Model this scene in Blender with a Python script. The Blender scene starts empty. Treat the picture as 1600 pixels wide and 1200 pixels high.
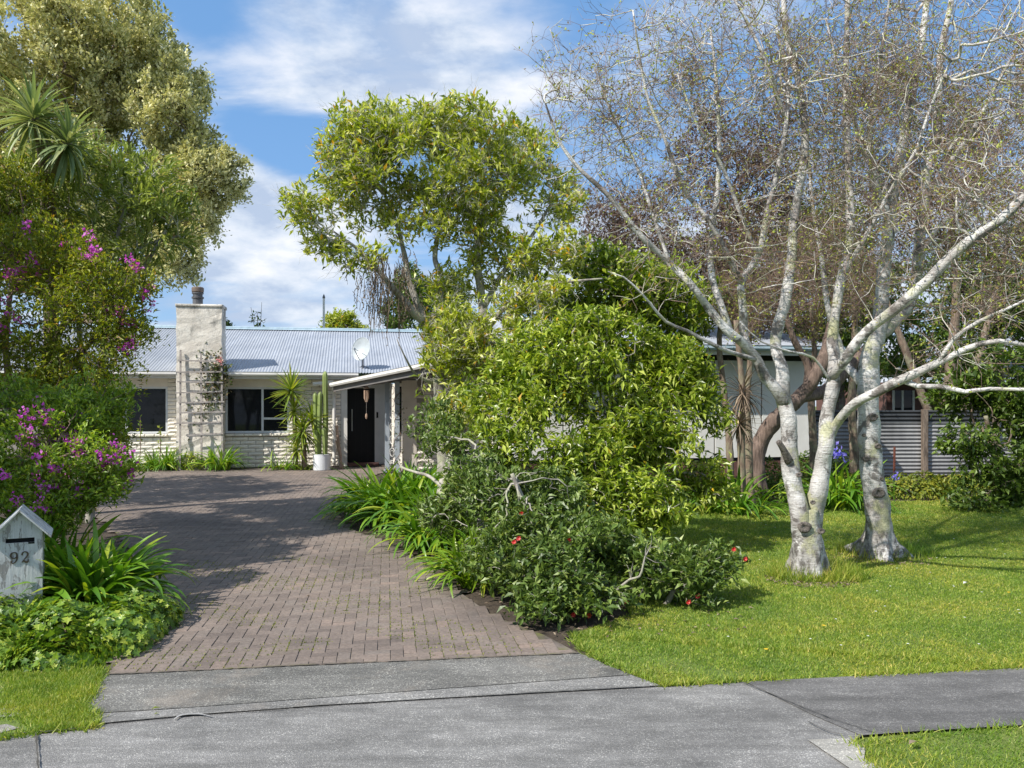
import bpy, math, random
import numpy as np
from mathutils import Vector, Matrix
rng = np.random.default_rng(7)
random.seed(7)
S = bpy.context.scene
C = bpy.context.collection
# ------------------------------------------------------------------ camera
F = 1300.0            # focal length in pixels of the 1600 px wide photograph
HZ = 632.0            # horizon row
EYE = 1.65
cam_d = bpy.data.cameras.new('camera')
cam = bpy.data.objects.new('camera', cam_d)
C.objects.link(cam)
cam.location = (0, 0, EYE)
cam.rotation_euler = (math.radians(90), 0, 0)
cam_d.sensor_width = 36
cam_d.lens = 36 * F / 1600
cam_d.shift_y = (HZ - 600) / 1600
cam_d.clip_end = 2000
S.camera = cam
# ------------------------------------------------------------------ world, sun
SUN_AZ = (0.77, 0.64)          # horizontal travel of the light
SUN_EL = 45.0
w = bpy.data.worlds.new('World')
S.world = w
w.use_nodes = True
nt = w.node_tree
nt.nodes.clear()
def N(t, kind, **kw):
    n = t.nodes.new(kind)
    for k, v in kw.items():
        if k.startswith('i_'):
            n.inputs[k[2:].replace('_', ' ')].default_value = v
        elif k.startswith('n_'):
            n.inputs[int(k[2:])].default_value = v
        else:
            setattr(n, k, v)
    return n
def L(t, a, b):
    t.links.new(a, b)
def mth(t, op, a, b=None, clamp=False):
    n = t.nodes.new('ShaderNodeMath')
    n.operation = op
    n.use_clamp = clamp
    for i, x in enumerate((a, b)):
        if x is None:
            continue
        if isinstance(x, (int, float)):
            n.inputs[i].default_value = x
        else:
            t.links.new(x, n.inputs[i])
    return n.outputs[0]
def ramp(t, fac, stops, interp='LINEAR'):
    n = t.nodes.new('ShaderNodeValToRGB')
    n.color_ramp.interpolation = interp
    e = n.color_ramp.elements
    while len(e) < len(stops):
        e.new(0.5)
    for k, (p, c) in enumerate(stops):
        e[k].position = p
        e[k].color = (c[0], c[1], c[2], 1) if not isinstance(c, (int, float)) else (c, c, c, 1)
    if fac is not None:
        t.links.new(fac, n.inputs[0])
    return n.outputs[0]
def mixc(t, fac, a, b, mode='MIX'):
    n = t.nodes.new('ShaderNodeMix')
    n.data_type = 'RGBA'
    n.blend_type = mode
    for s, x in ((n.inputs[0], fac), (n.inputs[6], a), (n.inputs[7], b)):
        if isinstance(x, (int, float)):
            s.default_value = x
        elif isinstance(x, (tuple, list)):
            s.default_value = (x[0], x[1], x[2], 1)
        else:
            t.links.new(x, s)
    return n.outputs[2]

sky = N(nt, 'ShaderNodeTexSky', sky_type='NISHITA', sun_disc=False)
sky.sun_elevation = math.radians(SUN_EL)
sky.sun_rotation = math.atan2(-SUN_AZ[0], -SUN_AZ[1])
sky.air_density = 1.0
sky.dust_density = 0.6
sky.ozone_density = 2.0
tc = N(nt, 'ShaderNodeTexCoord')
sep = N(nt, 'ShaderNodeSeparateXYZ')
L(nt, tc.outputs['Generated'], sep.inputs[0])
zz = mth(nt, 'ADD', mth(nt, 'MAXIMUM', sep.outputs[2], 0.0), 0.22)
cu = mth(nt, 'DIVIDE', sep.outputs[0], zz)
cv = mth(nt, 'DIVIDE', sep.outputs[1], zz)
comb = N(nt, 'ShaderNodeCombineXYZ')
L(nt, cu, comb.inputs[0]); L(nt, cv, comb.inputs[1])
def bump_at(px, py, sx, sy):
    """soft spot of sky about one direction: returns 0..1"""
    u0, v0 = (px - 800) / F, (HZ - py) / F
    d = Vector((u0, 1, v0)).normalized()
    mp = N(nt, 'ShaderNodeVectorMath', operation='SUBTRACT')
    L(nt, tc.outputs['Generated'], mp.inputs[0]); mp.inputs[1].default_value = d
    mu = N(nt, 'ShaderNodeVectorMath', operation='MULTIPLY')
    L(nt, mp.outputs[0], mu.inputs[0]); mu.inputs[1].default_value = (F / sx, F / sx, F / sy)
    ln = N(nt, 'ShaderNodeVectorMath', operation='LENGTH')
    L(nt, mu.outputs[0], ln.inputs[0])
    sm = N(nt, 'ShaderNodeMapRange', interpolation_type='SMOOTHSTEP')
    L(nt, ln.outputs['Value'], sm.inputs[0])
    sm.inputs[1].default_value = 0; sm.inputs[2].default_value = 1.6
    sm.inputs[3].default_value = 1; sm.inputs[4].default_value = 0
    return sm.outputs[0]
n1 = N(nt, 'ShaderNodeTexNoise', i_Scale=2.1, i_Detail=9.0, i_Roughness=0.55, i_Distortion=0.35)
mpn = N(nt, 'ShaderNodeMapping')
mpn.inputs['Location'].default_value = (3.1, 1.4, 0)
mpn.inputs['Scale'].default_value = (0.8, 1.5, 1)
mpn.inputs['Rotation'].default_value = (0, 0, 0.35)
L(nt, comb.outputs[0], mpn.inputs[0]); L(nt, mpn.outputs[0], n1.inputs['Vector'])
cov = n1.outputs[0]
for (px, py, sx, sy, amp) in ((400, 205, 170, 60, -0.26), (470, 235, 110, 45, -0.16), (250, 10, 90, 60, -0.12), (345, 80, 60, 60, -.12),
                              (620, 100, 330, 80, 0.20), (340, 235, 60, 40, 0.22), (430, 400, 170, 110, 0.26), (420, 300, 110, 45, 0.2),
                              (900, 10, 160, 60, -0.10), (1100, 160, 350, 160, -0.10), (1560, 30, 200, 200, -0.12),
                              (1500, 420, 300, 130, 0.12), (1000, 420, 200, 120, 0.16)):
    cov = mth(nt, 'ADD', cov, mth(nt, 'MULTIPLY', bump_at(px, py, sx, sy), amp))
mask = N(nt, 'ShaderNodeMapRange', interpolation_type='SMOOTHSTEP')
L(nt, cov, mask.inputs[0])
mask.inputs[1].default_value = 0.36; mask.inputs[2].default_value = 0.68
n2 = N(nt, 'ShaderNodeTexNoise', i_Scale=7.0, i_Detail=7.0, i_Roughness=0.6)
mp2 = N(nt, 'ShaderNodeMapping')
mp2.inputs['Scale'].default_value = (1, 1, 2.4)
mp2.inputs['Location'].default_value = (0.3, 0, 0.7)
L(nt, tc.outputs['Generated'], mp2.inputs[0]); L(nt, mp2.outputs[0], n2.inputs['Vector'])
shade = mth(nt, 'ADD', n2.outputs[0], mth(nt, 'MULTIPLY', bump_at(430, 470, 300, 60), -0.16))
ccol = ramp(nt, shade, [(0.38, (4.1, 4.9, 6.3)), (0.48, (5.9, 6.5, 7.4)), (0.60, (8.0, 8.1, 8.4))])
blue = mixc(nt, 0.5, sky.outputs[0], (1.7, 4.1, 8.2))
final = mixc(nt, mth(nt, 'MULTIPLY', mask.outputs[0], 0.93), blue, ccol)
bg = N(nt, 'ShaderNodeBackground', i_Strength=0.09)
L(nt, final, bg.inputs[0])
out = N(nt, 'ShaderNodeOutputWorld')
L(nt, bg.outputs[0], out.inputs[0])
sl = bpy.data.lights.new('sun', 'SUN')
sl.energy = 4.6
sl.angle = math.radians(0.5)
sl.color = (1.0, 0.95, 0.87)
so = bpy.data.objects.new('sun', sl)
C.objects.link(so)
dv = Vector((SUN_AZ[0], SUN_AZ[1], -math.tan(math.radians(SUN_EL)) * math.hypot(*SUN_AZ)))
so.rotation_euler = dv.to_track_quat('-Z', 'Y').to_euler()
so.location = (-20, -16, 25)
S.view_settings.view_transform = 'Standard'
S.view_settings.look = 'None'
S.view_settings.exposure = 0.53
S.view_settings.gamma = 1
S.view_settings.use_curve_mapping = False
S.render.engine = 'CYCLES'
S.cycles.max_bounces = 8
S.cycles.diffuse_bounces = 4
S.cycles.transmission_bounces = 4
S.cycles.transparent_max_bounces = 8

# ------------------------------------------------------------------ helpers
def P(px, py, z=0.0):
    """ground point seen at a pixel"""
    d = F * (EYE - z) / (py - HZ)
    return np.array([(px - 800) / F * d, d, z])
def I(px, py, d):
    return np.array([(px - 800) / F * d, d, EYE - (py - HZ) / F * d])
def link(o, parent=None):
    C.objects.link(o)
    if parent is not None:
        o.parent = parent
    return o
def tagit(o, label=None, cat=None, group=None, kind=None):
    if label: o['label'] = label
    if cat: o['category'] = cat
    if group: o['group'] = group
    if kind: o['kind'] = kind
    return o
def thing(name, label, cat, loc=(0, 0, 0), group=None, rz=0.0):
    o = bpy.data.objects.new(name, None)
    o.empty_display_size = 0.2
    C.objects.link(o)
    o.location = tuple(float(x) for x in loc)
    o.rotation_euler = (0, 0, rz)
    return tagit(o, label, cat, group)
def raw_mesh(name, verts, tris=None, quads=None, smooth=False):
    verts = np.asarray(verts, dtype=np.float32)
    me = bpy.data.meshes.new(name)
    nt_ = 0 if tris is None else len(tris)
    nq = 0 if quads is None else len(quads)
    me.vertices.add(len(verts))
    me.vertices.foreach_set('co', verts.ravel())
    loops = []
    if nt_: loops.append(np.asarray(tris, dtype=np.int32).ravel())
    if nq: loops.append(np.asarray(quads, dtype=np.int32).ravel())
    loops = np.concatenate(loops)
    me.loops.add(len(loops))
    me.loops.foreach_set('vertex_index', loops)
    me.polygons.add(nt_ + nq)
    ls = np.concatenate([np.arange(nt_) * 3, nt_ * 3 + np.arange(nq) * 4]).astype(np.int32)
    me.polygons.foreach_set('loop_start', ls)
    me.polygons.foreach_set('use_smooth', np.full(nt_ + nq, bool(smooth)))
    me.update(calc_edges=True)
    return me
class MB:
    """collects geometry for one mesh object"""
    def __init__(self):
        self.v, self.t, self.q, self.n = [], [], [], 0
    def add(self, v, tris=None, quads=None):
        v = np.asarray(v, dtype=float).reshape(-1, 3)
        self.v.append(v)
        if tris is not None and len(tris): self.t.append(np.asarray(tris) + self.n)
        if quads is not None and len(quads): self.q.append(np.asarray(quads) + self.n)
        self.n += len(v)
    def poly(self, pts):
        """convex polygon as a fan"""
        k = len(pts)
        self.add(pts, tris=[(0, i, i + 1) for i in range(1, k - 1)])
    def hexa(self, p):
        """8 corners: bottom 0-3 ccw, top 4-7"""
        self.add(p, quads=[(0, 3, 2, 1), (4, 5, 6, 7), (0, 1, 5, 4), (1, 2, 6, 5), (2, 3, 7, 6), (3, 0, 4, 7)])
    def box(self, a, b, fr=None):
        x0, y0, z0 = a; x1, y1, z1 = b
        p = [(x0, y0, z0), (x1, y0, z0), (x1, y1, z0), (x0, y1, z0), (x0, y0, z1), (x1, y0, z1), (x1, y1, z1), (x0, y1, z1)]
        if fr: p = [fr(*q) for q in p]
        self.hexa(p)
    def bbox(self, a, b, bev, fr=None):
        """box with a chamfer all round its -y face and top (cheap bevel)"""
        x0, y0, z0 = a; x1, y1, z1 = b
        e = bev
        p = [(x0, y1, z0), (x1, y1, z0), (x1, y1, z1), (x0, y1, z1),
             (x0, y0 + e, z0), (x1, y0 + e, z0), (x1, y0 + e, z1), (x0, y0 + e, z1),
             (x0 + e, y0, z0 + e), (x1 - e, y0, z0 + e), (x1 - e, y0, z1 - e), (x0 + e, y0, z1 - e)]
        if fr: p = [fr(*q) for q in p]
        self.add(p, quads=[(0, 3, 2, 1), (8, 9, 10, 11), (4, 5, 9, 8), (5, 6, 10, 9), (6, 7, 11, 10), (7, 4, 8, 11),
                           (0, 1, 5, 4), (1, 2, 6, 5), (2, 3, 7, 6), (3, 0, 4, 7)])
    def tube(self, pts, rad, sides=8, cap=True, squash=None):
        pts = np.asarray(pts, dtype=float)
        k = len(pts)
        rad = np.broadcast_to(np.asarray(rad, dtype=float), (k,))
        tg = np.gradient(pts, axis=0)
        tg /= np.linalg.norm(tg, axis=1, keepdims=True) + 1e-9
        m = np.abs(tg.mean(axis=0))
        ref = np.eye(3)[int(np.argmin(m))]
        nn = np.cross(tg, ref); nn /= np.linalg.norm(nn, axis=1, keepdims=True) + 1e-9
        bb = np.cross(tg, nn)
        a = np.arange(sides) / sides * 2 * np.pi
        ring = pts[:, None, :] + rad[:, None, None] * (np.cos(a)[None, :, None] * nn[:, None, :] + np.sin(a)[None, :, None] * bb[:, None, :])
        if squash is not None:
            ring = squash(ring, pts, rad)
        v = ring.reshape(-1, 3)
        i = np.arange(k - 1)[:, None] * sides
        j = np.arange(sides)[None, :]
        j2 = (j + 1) % sides
        q = np.stack([i + j, i + j2, i + sides + j2, i + sides + j], axis=-1).reshape(-1, 4)
        t = []
        if cap:
            v = np.vstack([v, pts[:1], pts[-1:]])
            c0, c1 = k * sides, k * sides + 1
            t = [(c0, (x + 1) % sides, x) for x in range(sides)] + [(c1, (k - 1) * sides + x, (k - 1) * sides + (x + 1) % sides) for x in range(sides)]
        self.add(v, tris=t, quads=q)
    def lathe(self, prof, c, sides=24, sq=None):
        prof = np.asarray(prof, float)
        a = np.arange(sides) / sides * 2 * np.pi
        k = len(prof)
        v = np.stack([prof[:, 0:1] * np.cos(a), prof[:, 0:1] * np.sin(a), np.repeat(prof[:, 1:2], sides, 1)], axis=-1).reshape(-1, 3) + np.asarray(c, float)
        i = np.arange(k - 1)[:, None] * sides
        j = np.arange(sides)[None, :]; j2 = (j + 1) % sides
        q = np.stack([i + j, i + j2, i + sides + j2, i + sides + j], axis=-1).reshape(-1, 4)
        self.add(v, quads=q)
    def obj(self, name, m, parent=None, smooth=False, kind=None, label=None, cat=None, group=None):
        v = np.vstack(self.v)
        if parent is not None:
            o_ = np.array(parent.location)
            if parent.parent is not None: o_ = o_ + np.array(parent.parent.location)
            v = v - o_
        me = raw_mesh(name, v, np.vstack(self.t) if self.t else None, np.vstack(self.q) if self.q else None, smooth)
        me.materials.append(m)
        o = bpy.data.objects.new(name, me)
        link(o, parent)
        return tagit(o, label, cat, group, kind)
def norm(a):
    return a / (np.linalg.norm(a, axis=-1, keepdims=True) + 1e-9)
def rnd(n):
    return norm(rng.normal(size=(n, 3)))
# leaf templates: (along, side, up) and triangles
T_LEAF = (np.array([(0, 0, 0), (.45, -.5, .12), (.5, 0, -.02), (.45, .5, .12), (1, 0, -.12)]), np.array([(0, 1, 2), (0, 2, 3), (1, 4, 2), (2, 4, 3)]))
T_SMALL = (np.array([(0, 0, 0), (.5, -.5, .1), (.5, .5, .1), (1, 0, -.05)]), np.array([(0, 1, 2), (1, 3, 2)]))
T_LANCE = (np.array([(0, 0, 0), (.35, -.5, .1), (.4, 0, 0), (.35, .5, .1), (.75, -.32, 0), (.75, .32, 0), (1, 0, -.2)]), np.array([(0, 1, 2), (0, 2, 3), (1, 4, 2), (2, 4, 5), (2, 5, 3), (4, 6, 5)]))
T_IVY = (np.array([(0, 0, 0), (.05, -.5, .05), (.4, -.3, 0), (.55, -.62, .04), (.62, -.2, 0), (1, 0, -.1), (.62, .2, 0), (.55, .62, .04), (.4, .3, 0), (.05, .5, .05), (.4, 0, -.05)]),
         np.array([(10, 0, 1), (10, 1, 2), (10, 2, 3), (10, 3, 4), (10, 4, 5), (10, 5, 6), (10, 6, 7), (10, 7, 8), (10, 8, 9), (10, 9, 0)]))
_a = np.array([0, 2.094, 4.189])
T_TWIG = (np.vstack([np.c_[np.zeros(3), np.cos(_a), np.sin(_a)], np.c_[np.full(3, .5), .8 * np.cos(_a), .8 * np.sin(_a) + 0], [(1, 0, 0)]]),
          np.array([(0, 1, 4), (0, 4, 3), (1, 2, 5), (1, 5, 4), (2, 0, 3), (2, 3, 5), (3, 4, 6), (4, 5, 6), (5, 3, 6)]))
T_BLADE = (np.array([(0, -.5, 0), (0, .5, 0), (.55, .32, .06), (.55, -.32, .06), (1, 0, .22)]), np.array([(0, 1, 2), (0, 2, 3), (3, 2, 4)]))
def scatter(mb, T, pos, d, up, Ln, W):
    """vectorised copies of a template leaf"""
    tv, tt = T
    n = len(pos)
    if n == 0: return
    d = norm(d)
    s = norm(np.cross(d, up)); u = np.cross(s, d)
    Ln = np.broadcast_to(np.asarray(Ln, float), (n,)); W = np.broadcast_to(np.asarray(W, float), (n,))
    v = pos[:, None, :] + d[:, None, :] * (tv[None, :, 0:1] * Ln[:, None, None]) + s[:, None, :] * (tv[None, :, 1:2] * W[:, None, None]) \
        + u[:, None, :] * (tv[None, :, 2:3] * Ln[:, None, None] * (1.0 if T is not T_TWIG else 0)) 
    if T is T_TWIG:
        bend = rng.normal(size=(n, 1, 3)) * Ln[:, None, None] * .10
        v = v + u[:, None, :] * (tv[None, :, 2:3] * W[:, None, None]) + bend * (tv[None, :, 0:1] == .5)
    k = len(tv)
    t = tt[None, :, :] + (np.arange(n) * k)[:, None, None]
    mb.add(v.reshape(-1, 3), tris=t.reshape(-1, 3))
def in_poly(x, y, poly):
    inside = np.zeros(len(x), bool)
    m = len(poly)
    for i in range(m):
        x0, y0 = poly[i][0], poly[i][1]; x1, y1 = poly[(i + 1) % m][0], poly[(i + 1) % m][1]
        c = ((y0 > y) != (y1 > y)) & (x < (x1 - x0) * (y - y0) / (y1 - y0 + 1e-12) + x0)
        inside ^= c
    return inside
def smooth_path(pts, rad, step):
    """Catmull-Rom through the points, resampled"""
    pts = np.asarray(pts, float); rad = np.asarray(rad, float)
    Pp = np.vstack([2 * pts[0] - pts[1], pts, 2 * pts[-1] - pts[-2]])
    o, r = [], []
    for i in range(len(pts) - 1):
        a, b, c, d = Pp[i], Pp[i + 1], Pp[i + 2], Pp[i + 3]
        k = max(1, int(np.linalg.norm(c - b) / step))
        for j in range(k):
            t = j / k
            o.append(.5 * ((2 * b) + (c - a) * t + (2 * a - 5 * b + 4 * c - d) * t * t + (3 * b - a - 3 * c + d) * t ** 3))
            r.append(rad[i] * (1 - t) + rad[i + 1] * t)
    o.append(pts[-1]); r.append(rad[-1])
    return np.array(o), np.array(r)
def vnoise(p, s, seed=0):
    """cheap smooth pseudo-noise in -1..1 for arrays of points"""
    p = np.asarray(p) * s + seed * 7.13
    x, y, z = p[..., 0], p[..., 1], p[..., 2]
    return (np.sin(1.7 * x + 2.3 * np.sin(1.1 * y + .7 * z)) + np.sin(2.1 * y + 1.9 * np.sin(1.3 * z + .9 * x)) + np.sin(1.9 * z + 2.1 * np.sin(1.2 * x + 1.1 * y))) / 3

# ------------------------------------------------------------------ trees
def grow(start, attr, bf=0.35, start_len=None, maxd=None):
    """greedy minimum spanning tree with a balancing factor; start = skeleton nodes, attr = points to reach.
    returns pos, parent (index, -1 for skeleton)"""
    n0, n = len(start), len(attr)
    pos = np.vstack([start, attr]).astype(np.float32)
    parent = np.full(n0 + n, -1)
    plen = np.zeros(n0 + n, np.float32)
    if start_len is not None: plen[:n0] = start_len
    A = pos[n0:]
    best = np.full(n, np.inf, np.float32); bp = np.zeros(n, int)
    for i in range(n0):
        c = np.sqrt(((A - pos[i]) ** 2).sum(1)) + bf * plen[i]
        m = c < best
        best[m] = c[m]; bp[m] = i
    alive = np.ones(n, bool)
    order = []
    for _ in range(n):
        j = int(np.argmin(best))
        k = n0 + j
        parent[k] = bp[j]
        plen[k] = plen[bp[j]] + np.sqrt(((pos[k] - pos[bp[j]]) ** 2).sum())
        best[j] = np.inf; alive[j] = False
        order.append(k)
        c = np.sqrt(((A - pos[k]) ** 2).sum(1)) + bf * plen[k]
        m = alive & (c < best)
        best[m] = c[m]; bp[m] = k
    return pos, parent, order
def branch_mesh(mb, pos, parent, order, n0, tip=0.003, ex=0.46, cap_r=None, wob=0.12, min_r=0.0, noise=0.0):
    n = len(pos)
    cnt = np.zeros(n)
    kids = [[] for _ in range(n)]
    for k in order: kids[parent[k]].append(k)
    for k in reversed(order):
        if not kids[k]: cnt[k] = 1
        cnt[parent[k]] += cnt[k]
    rad = tip * np.maximum(cnt, 1) ** ex
    if cap_r is not None: rad = np.minimum(rad, cap_r)
    heads = []
    for i in range(n0):
        for k in kids[i]: heads.append((i, k))
    while heads:
        p, k = heads.pop()
        ch = [pos[p]]; rr = [min(rad[k] * 1.15, rad[p]) if p >= n0 else rad[k] * 1.2]
        while True:
            ch.append(pos[k]); rr.append(rad[k])
            if not kids[k]: break
            ks = sorted(kids[k], key=lambda q: -cnt[q])
            for q in ks[1:]: heads.append((k, q))
            k = ks[0]
        rr[-1] *= .6
        ch = np.array(ch); rr = np.array(rr)
        if rr.max() < min_r: continue
        # midpoint wobble
        ln = np.linalg.norm(np.diff(ch, axis=0), axis=1)
        mid = (ch[1:] + ch[:-1]) / 2 + rng.normal(size=(len(ch) - 1, 3)) * (ln * wob)[:, None]
        q = np.empty((2 * len(ch) - 1, 3)); q[0::2] = ch; q[1::2] = mid
        r = np.empty(len(q)); r[0::2] = rr; r[1::2] = (rr[1:] + rr[:-1]) / 2
        mx = rr.max()
        mb.tube(q, r, 7 if mx > .03 else 5 if mx > .012 else 3, cap=False)
    return rad, cnt, kids
def sample_lobes(lobes, n, shell=0.45, clump=0.0, cs=1.6, seed=1):
    """points in a union of ellipsoids (x,y,z,rx,ry,rz[,weight]), biased to the outside"""
    lo = np.array([l[:6] for l in lobes], float)
    wt = np.array([(l[6] if len(l) > 6 else 1) * l[3] * l[4] * l[5] for l in lobes]) ** .8
    out = []
    tot = 0
    while tot < n:
        k = rng.choice(len(lobes), size=2 * n, p=wt / wt.sum())
        r = rng.random(2 * n) ** shell
        p = lo[k, :3] + rnd(2 * n) * r[:, None] * lo[k, 3:6]
        if clump:
            p = p[vnoise(p, cs, seed) > clump * 1.0 - rng.random(len(p)) * .35]
        p = p[p[:, 2] > .05]
        out.append(p); tot += len(p)
    return np.vstack(out)[:n]
def trunk_tube(mb, pts, rad, sides=14, step=.08, rough=.07, flare=0.0, seed=1, buttress=0):
    pts, rad = smooth_path(pts, rad, step)
    z0 = pts[0, 2]
    def sq(ring, p, r):
        d = ring - p[:, None, :]
        k = 1 + rough * vnoise(ring, 7, seed) + rough * .7 * vnoise(ring, 19, seed + 2)
        if flare:
            h = np.clip(1 - (p[:, 2] - max(z0, 0.0)) / .45, 0, 1) ** 2
            an = np.arctan2(d[..., 1], d[..., 0])
            k = k * (1 + h[:, None] * flare * (1 + .6 * np.sin(an * 5 + seed) + .35 * np.sin(an * 3 + 1)))
        return p[:, None, :] + d * k[..., None]
    mb.tube(pts, rad, sides, True, sq)
    return pts, rad

# ------------------------------------------------------------------ materials
def newmat(name):
    m = bpy.data.materials.new(name)
    m.use_nodes = True
    t = m.node_tree
    b = t.nodes['Principled BSDF']
    return m, t, b
def coords(t, scale=(1, 1, 1), kind='Object', rot=(0, 0, 0)):
    c = N(t, 'ShaderNodeTexCoord')
    mp = N(t, 'ShaderNodeMapping')
    mp.inputs['Scale'].default_value = scale
    mp.inputs['Rotation'].default_value = rot
    L(t, c.outputs[kind], mp.inputs[0])
    return mp.outputs[0]
def noise(t, sc, det=5, rough=.55, vec=None, dist=0):
    n = N(t, 'ShaderNodeTexNoise', i_Scale=sc, i_Detail=det, i_Roughness=rough, i_Distortion=dist)
    if vec is None: vec = coords(t)
    L(t, vec, n.inputs['Vector'])
    return n.outputs[0]
def bump(t, b, h, strength=.4, dist=.01):
    n = N(t, 'ShaderNodeBump', i_Strength=strength, i_Distance=dist)
    L(t, h, n.inputs['Height']); L(t, n.outputs[0], b.inputs['Normal'])
def leafmat(name, stops, rough=.4, trans=.35, tint=(1.0, 1.0, .45), patch=.25, spec=.5, constant=False):
    """leaf colour varies leaf by leaf and in drifts; light shines through"""
    m, t, b = newmat(name)
    g = N(t, 'ShaderNodeNewGeometry')
    oi = N(t, 'ShaderNodeObjectInfo')
    r = mth(t, 'FRACT', mth(t, 'ADD', g.outputs['Random Per Island'], oi.outputs['Random']))
    c = ramp(t, r, stops, 'CONSTANT' if constant else 'LINEAR')
    nz = noise(t, 1.6, 3, .5, coords(t, kind='Object'))
    c = mixc(t, patch, c, ramp(t, nz, [(.3, (.45, .5, .4)), (.7, (1.5, 1.4, 1.2))]), 'MULTIPLY')
    L(t, c, b.inputs['Base Color'])
    b.inputs['Roughness'].default_value = rough
    b.inputs['Specular IOR Level'].default_value = spec
    tr = N(t, 'ShaderNodeBsdfTranslucent')
    tcol = mixc(t, 1.0, c, (tint[0] * 1.5, tint[1] * 1.5, tint[2] * 1.5), 'MULTIPLY')
    L(t, tcol, tr.inputs[0])
    mx = N(t, 'ShaderNodeMixShader')
    mx.inputs[0].default_value = trans
    o = t.nodes['Material Output']
    L(t, b.outputs[0], mx.inputs[1]); L(t, tr.outputs[0], mx.inputs[2]); L(t, mx.outputs[0], o.inputs[0])
    return m
def simple(name, col, rough=.6, var=.25, sc=6, bmp=.2, bsc=40, metal=0, spec=.5, stretch=(1, 1, 1)):
    m, t, b = newmat(name)
    v = coords(t, stretch)
    c2 = tuple(x * (1 - var) for x in col); c3 = tuple(min(1, x * (1 + var * .6)) for x in col)
    c = ramp(t, noise(t, sc, 6, .6, v), [(.3, c2), (.7, c3)])
    oi = N(t, 'ShaderNodeObjectInfo')
    c = mixc(t, var * .6, c, ramp(t, oi.outputs['Random'], [(0, .55), (1, 1.35)]), 'MULTIPLY')
    L(t, c, b.inputs['Base Color'])
    b.inputs['Roughness'].default_value = rough
    b.inputs['Metallic'].default_value = metal
    b.inputs['Specular IOR Level'].default_value = spec
    if bmp: bump(t, b, noise(t, bsc, 4, .6, v), bmp, .01)
    return m
M = {}
def mk_birch():
    m, t, b = newmat('birch_bark')
    v = coords(t, (1, 1, 1))
    horiz = noise(t, 6, 5, .6, coords(t, (1.6, 1.6, 26)))
    blot = noise(t, 5.5, 6, .62, v, .4)
    fine = noise(t, 60, 4, .6, v)
    base = ramp(t, noise(t, 2.4, 5, .6, v), [(.32, (.20, .175, .155)), (.47, (.46, .44, .42)), (.64, (.72, .71, .69))])
    lent = ramp(t, horiz, [(.55, 0), (.60, 1)])
    c = mixc(t, mth(t, 'MULTIPLY', lent, .7), base, (.17, .14, .12))
    c = mixc(t, mth(t, 'MULTIPLY', ramp(t, blot, [(.54, 0), (.60, 1)]), .8), c, (.08, .065, .055))
    li = noise(t, 3.1, 6, .65, coords(t, (1, 1, .8), rot=(.3, 1, 2)))
    c = mixc(t, mth(t, 'MULTIPLY', ramp(t, li, [(.56, 0), (.63, 1)]), .7), c, (.42, .42, .22))
    # old dark corky bark on the butt of the trunk
    sp = N(t, 'ShaderNodeSeparateXYZ'); L(t, v, sp.inputs[0])
    low = mth(t, 'MULTIPLY', ramp(t, mth(t, 'ADD', sp.outputs[2], mth(t, 'MULTIPLY', noise(t, 4, 4, .6, v), -.5)), [(.0, 1), (.28, 0)]),
              ramp(t, noise(t, 16, 5, .65, coords(t, (1, 1, .5))), [(.40, 1), (.56, .0)]))
    c = mixc(t, mth(t, 'MULTIPLY', low, .85), c, (.06, .05, .045))
    c = mixc(t, .35, c, ramp(t, fine, [(.3, .5), (.7, 1.3)]), 'MULTIPLY')
    L(t, c, b.inputs['Base Color'])
    b.inputs['Roughness'].default_value = .75
    h = mth(t, 'ADD', mth(t, 'MULTIPLY', horiz, .6), mth(t, 'ADD', fine, mth(t, 'MULTIPLY', blot, -1.2)))
    bump(t, b, h, .7, .012)
    return m
def mk_bark(name, dark, light, stretch=(8, 8, 1.2), lichen=None, sc=3, bs=.9):
    m, t, b = newmat(name)
    v = coords(t, stretch)
    n_ = noise(t, sc, 6, .65, v, .3)
    c = ramp(t, n_, [(.32, dark), (.62, light)])
    if lichen:
        c = mixc(t, mth(t, 'MULTIPLY', ramp(t, noise(t, 4, 5, .6, coords(t)), [(.5, 0), (.62, 1)]), .7), c, lichen)
    L(t, c, b.inputs['Base Color'])
    b.inputs['Roughness'].default_value = .85
    bump(t, b, n_, bs, .02)
    return m
def mk_plaster():
    m, t, b = newmat('stained_plaster')
    v = coords(t)
    c = ramp(t, noise(t, 3, 6, .6, v), [(.3, (.55, .50, .43)), (.7, (.76, .72, .64))])
    sp = N(t, 'ShaderNodeSeparateXYZ'); L(t, v, sp.inputs[0])
    top = ramp(t, mth(t, 'ADD', mth(t, 'MULTIPLY', sp.outputs[2], .25), mth(t, 'MULTIPLY', noise(t, 2.5, 6, .7, coords(t, (2, 2, .7))), .7)), [(1.0, 0), (1.0, 0)])
    st = noise(t, 2.2, 7, .7, coords(t, (1.6, 1.6, .8)))
    hi = mth(t, 'MULTIPLY', mth(t, 'SUBTRACT', sp.outputs[2], 2.9), .14, True)
    msk = ramp(t, mth(t, 'ADD', st, hi), [(.60, 0), (.78, 1)])
    c = mixc(t, mth(t, 'MULTIPLY', msk, .75), c, (.12, .12, .11))
    L(t, c, b.inputs['Base Color'])
    b.inputs['Roughness'].default_value = .9
    bump(t, b, noise(t, 14, 5, .7, v), .7, .02)
    return m
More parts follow.
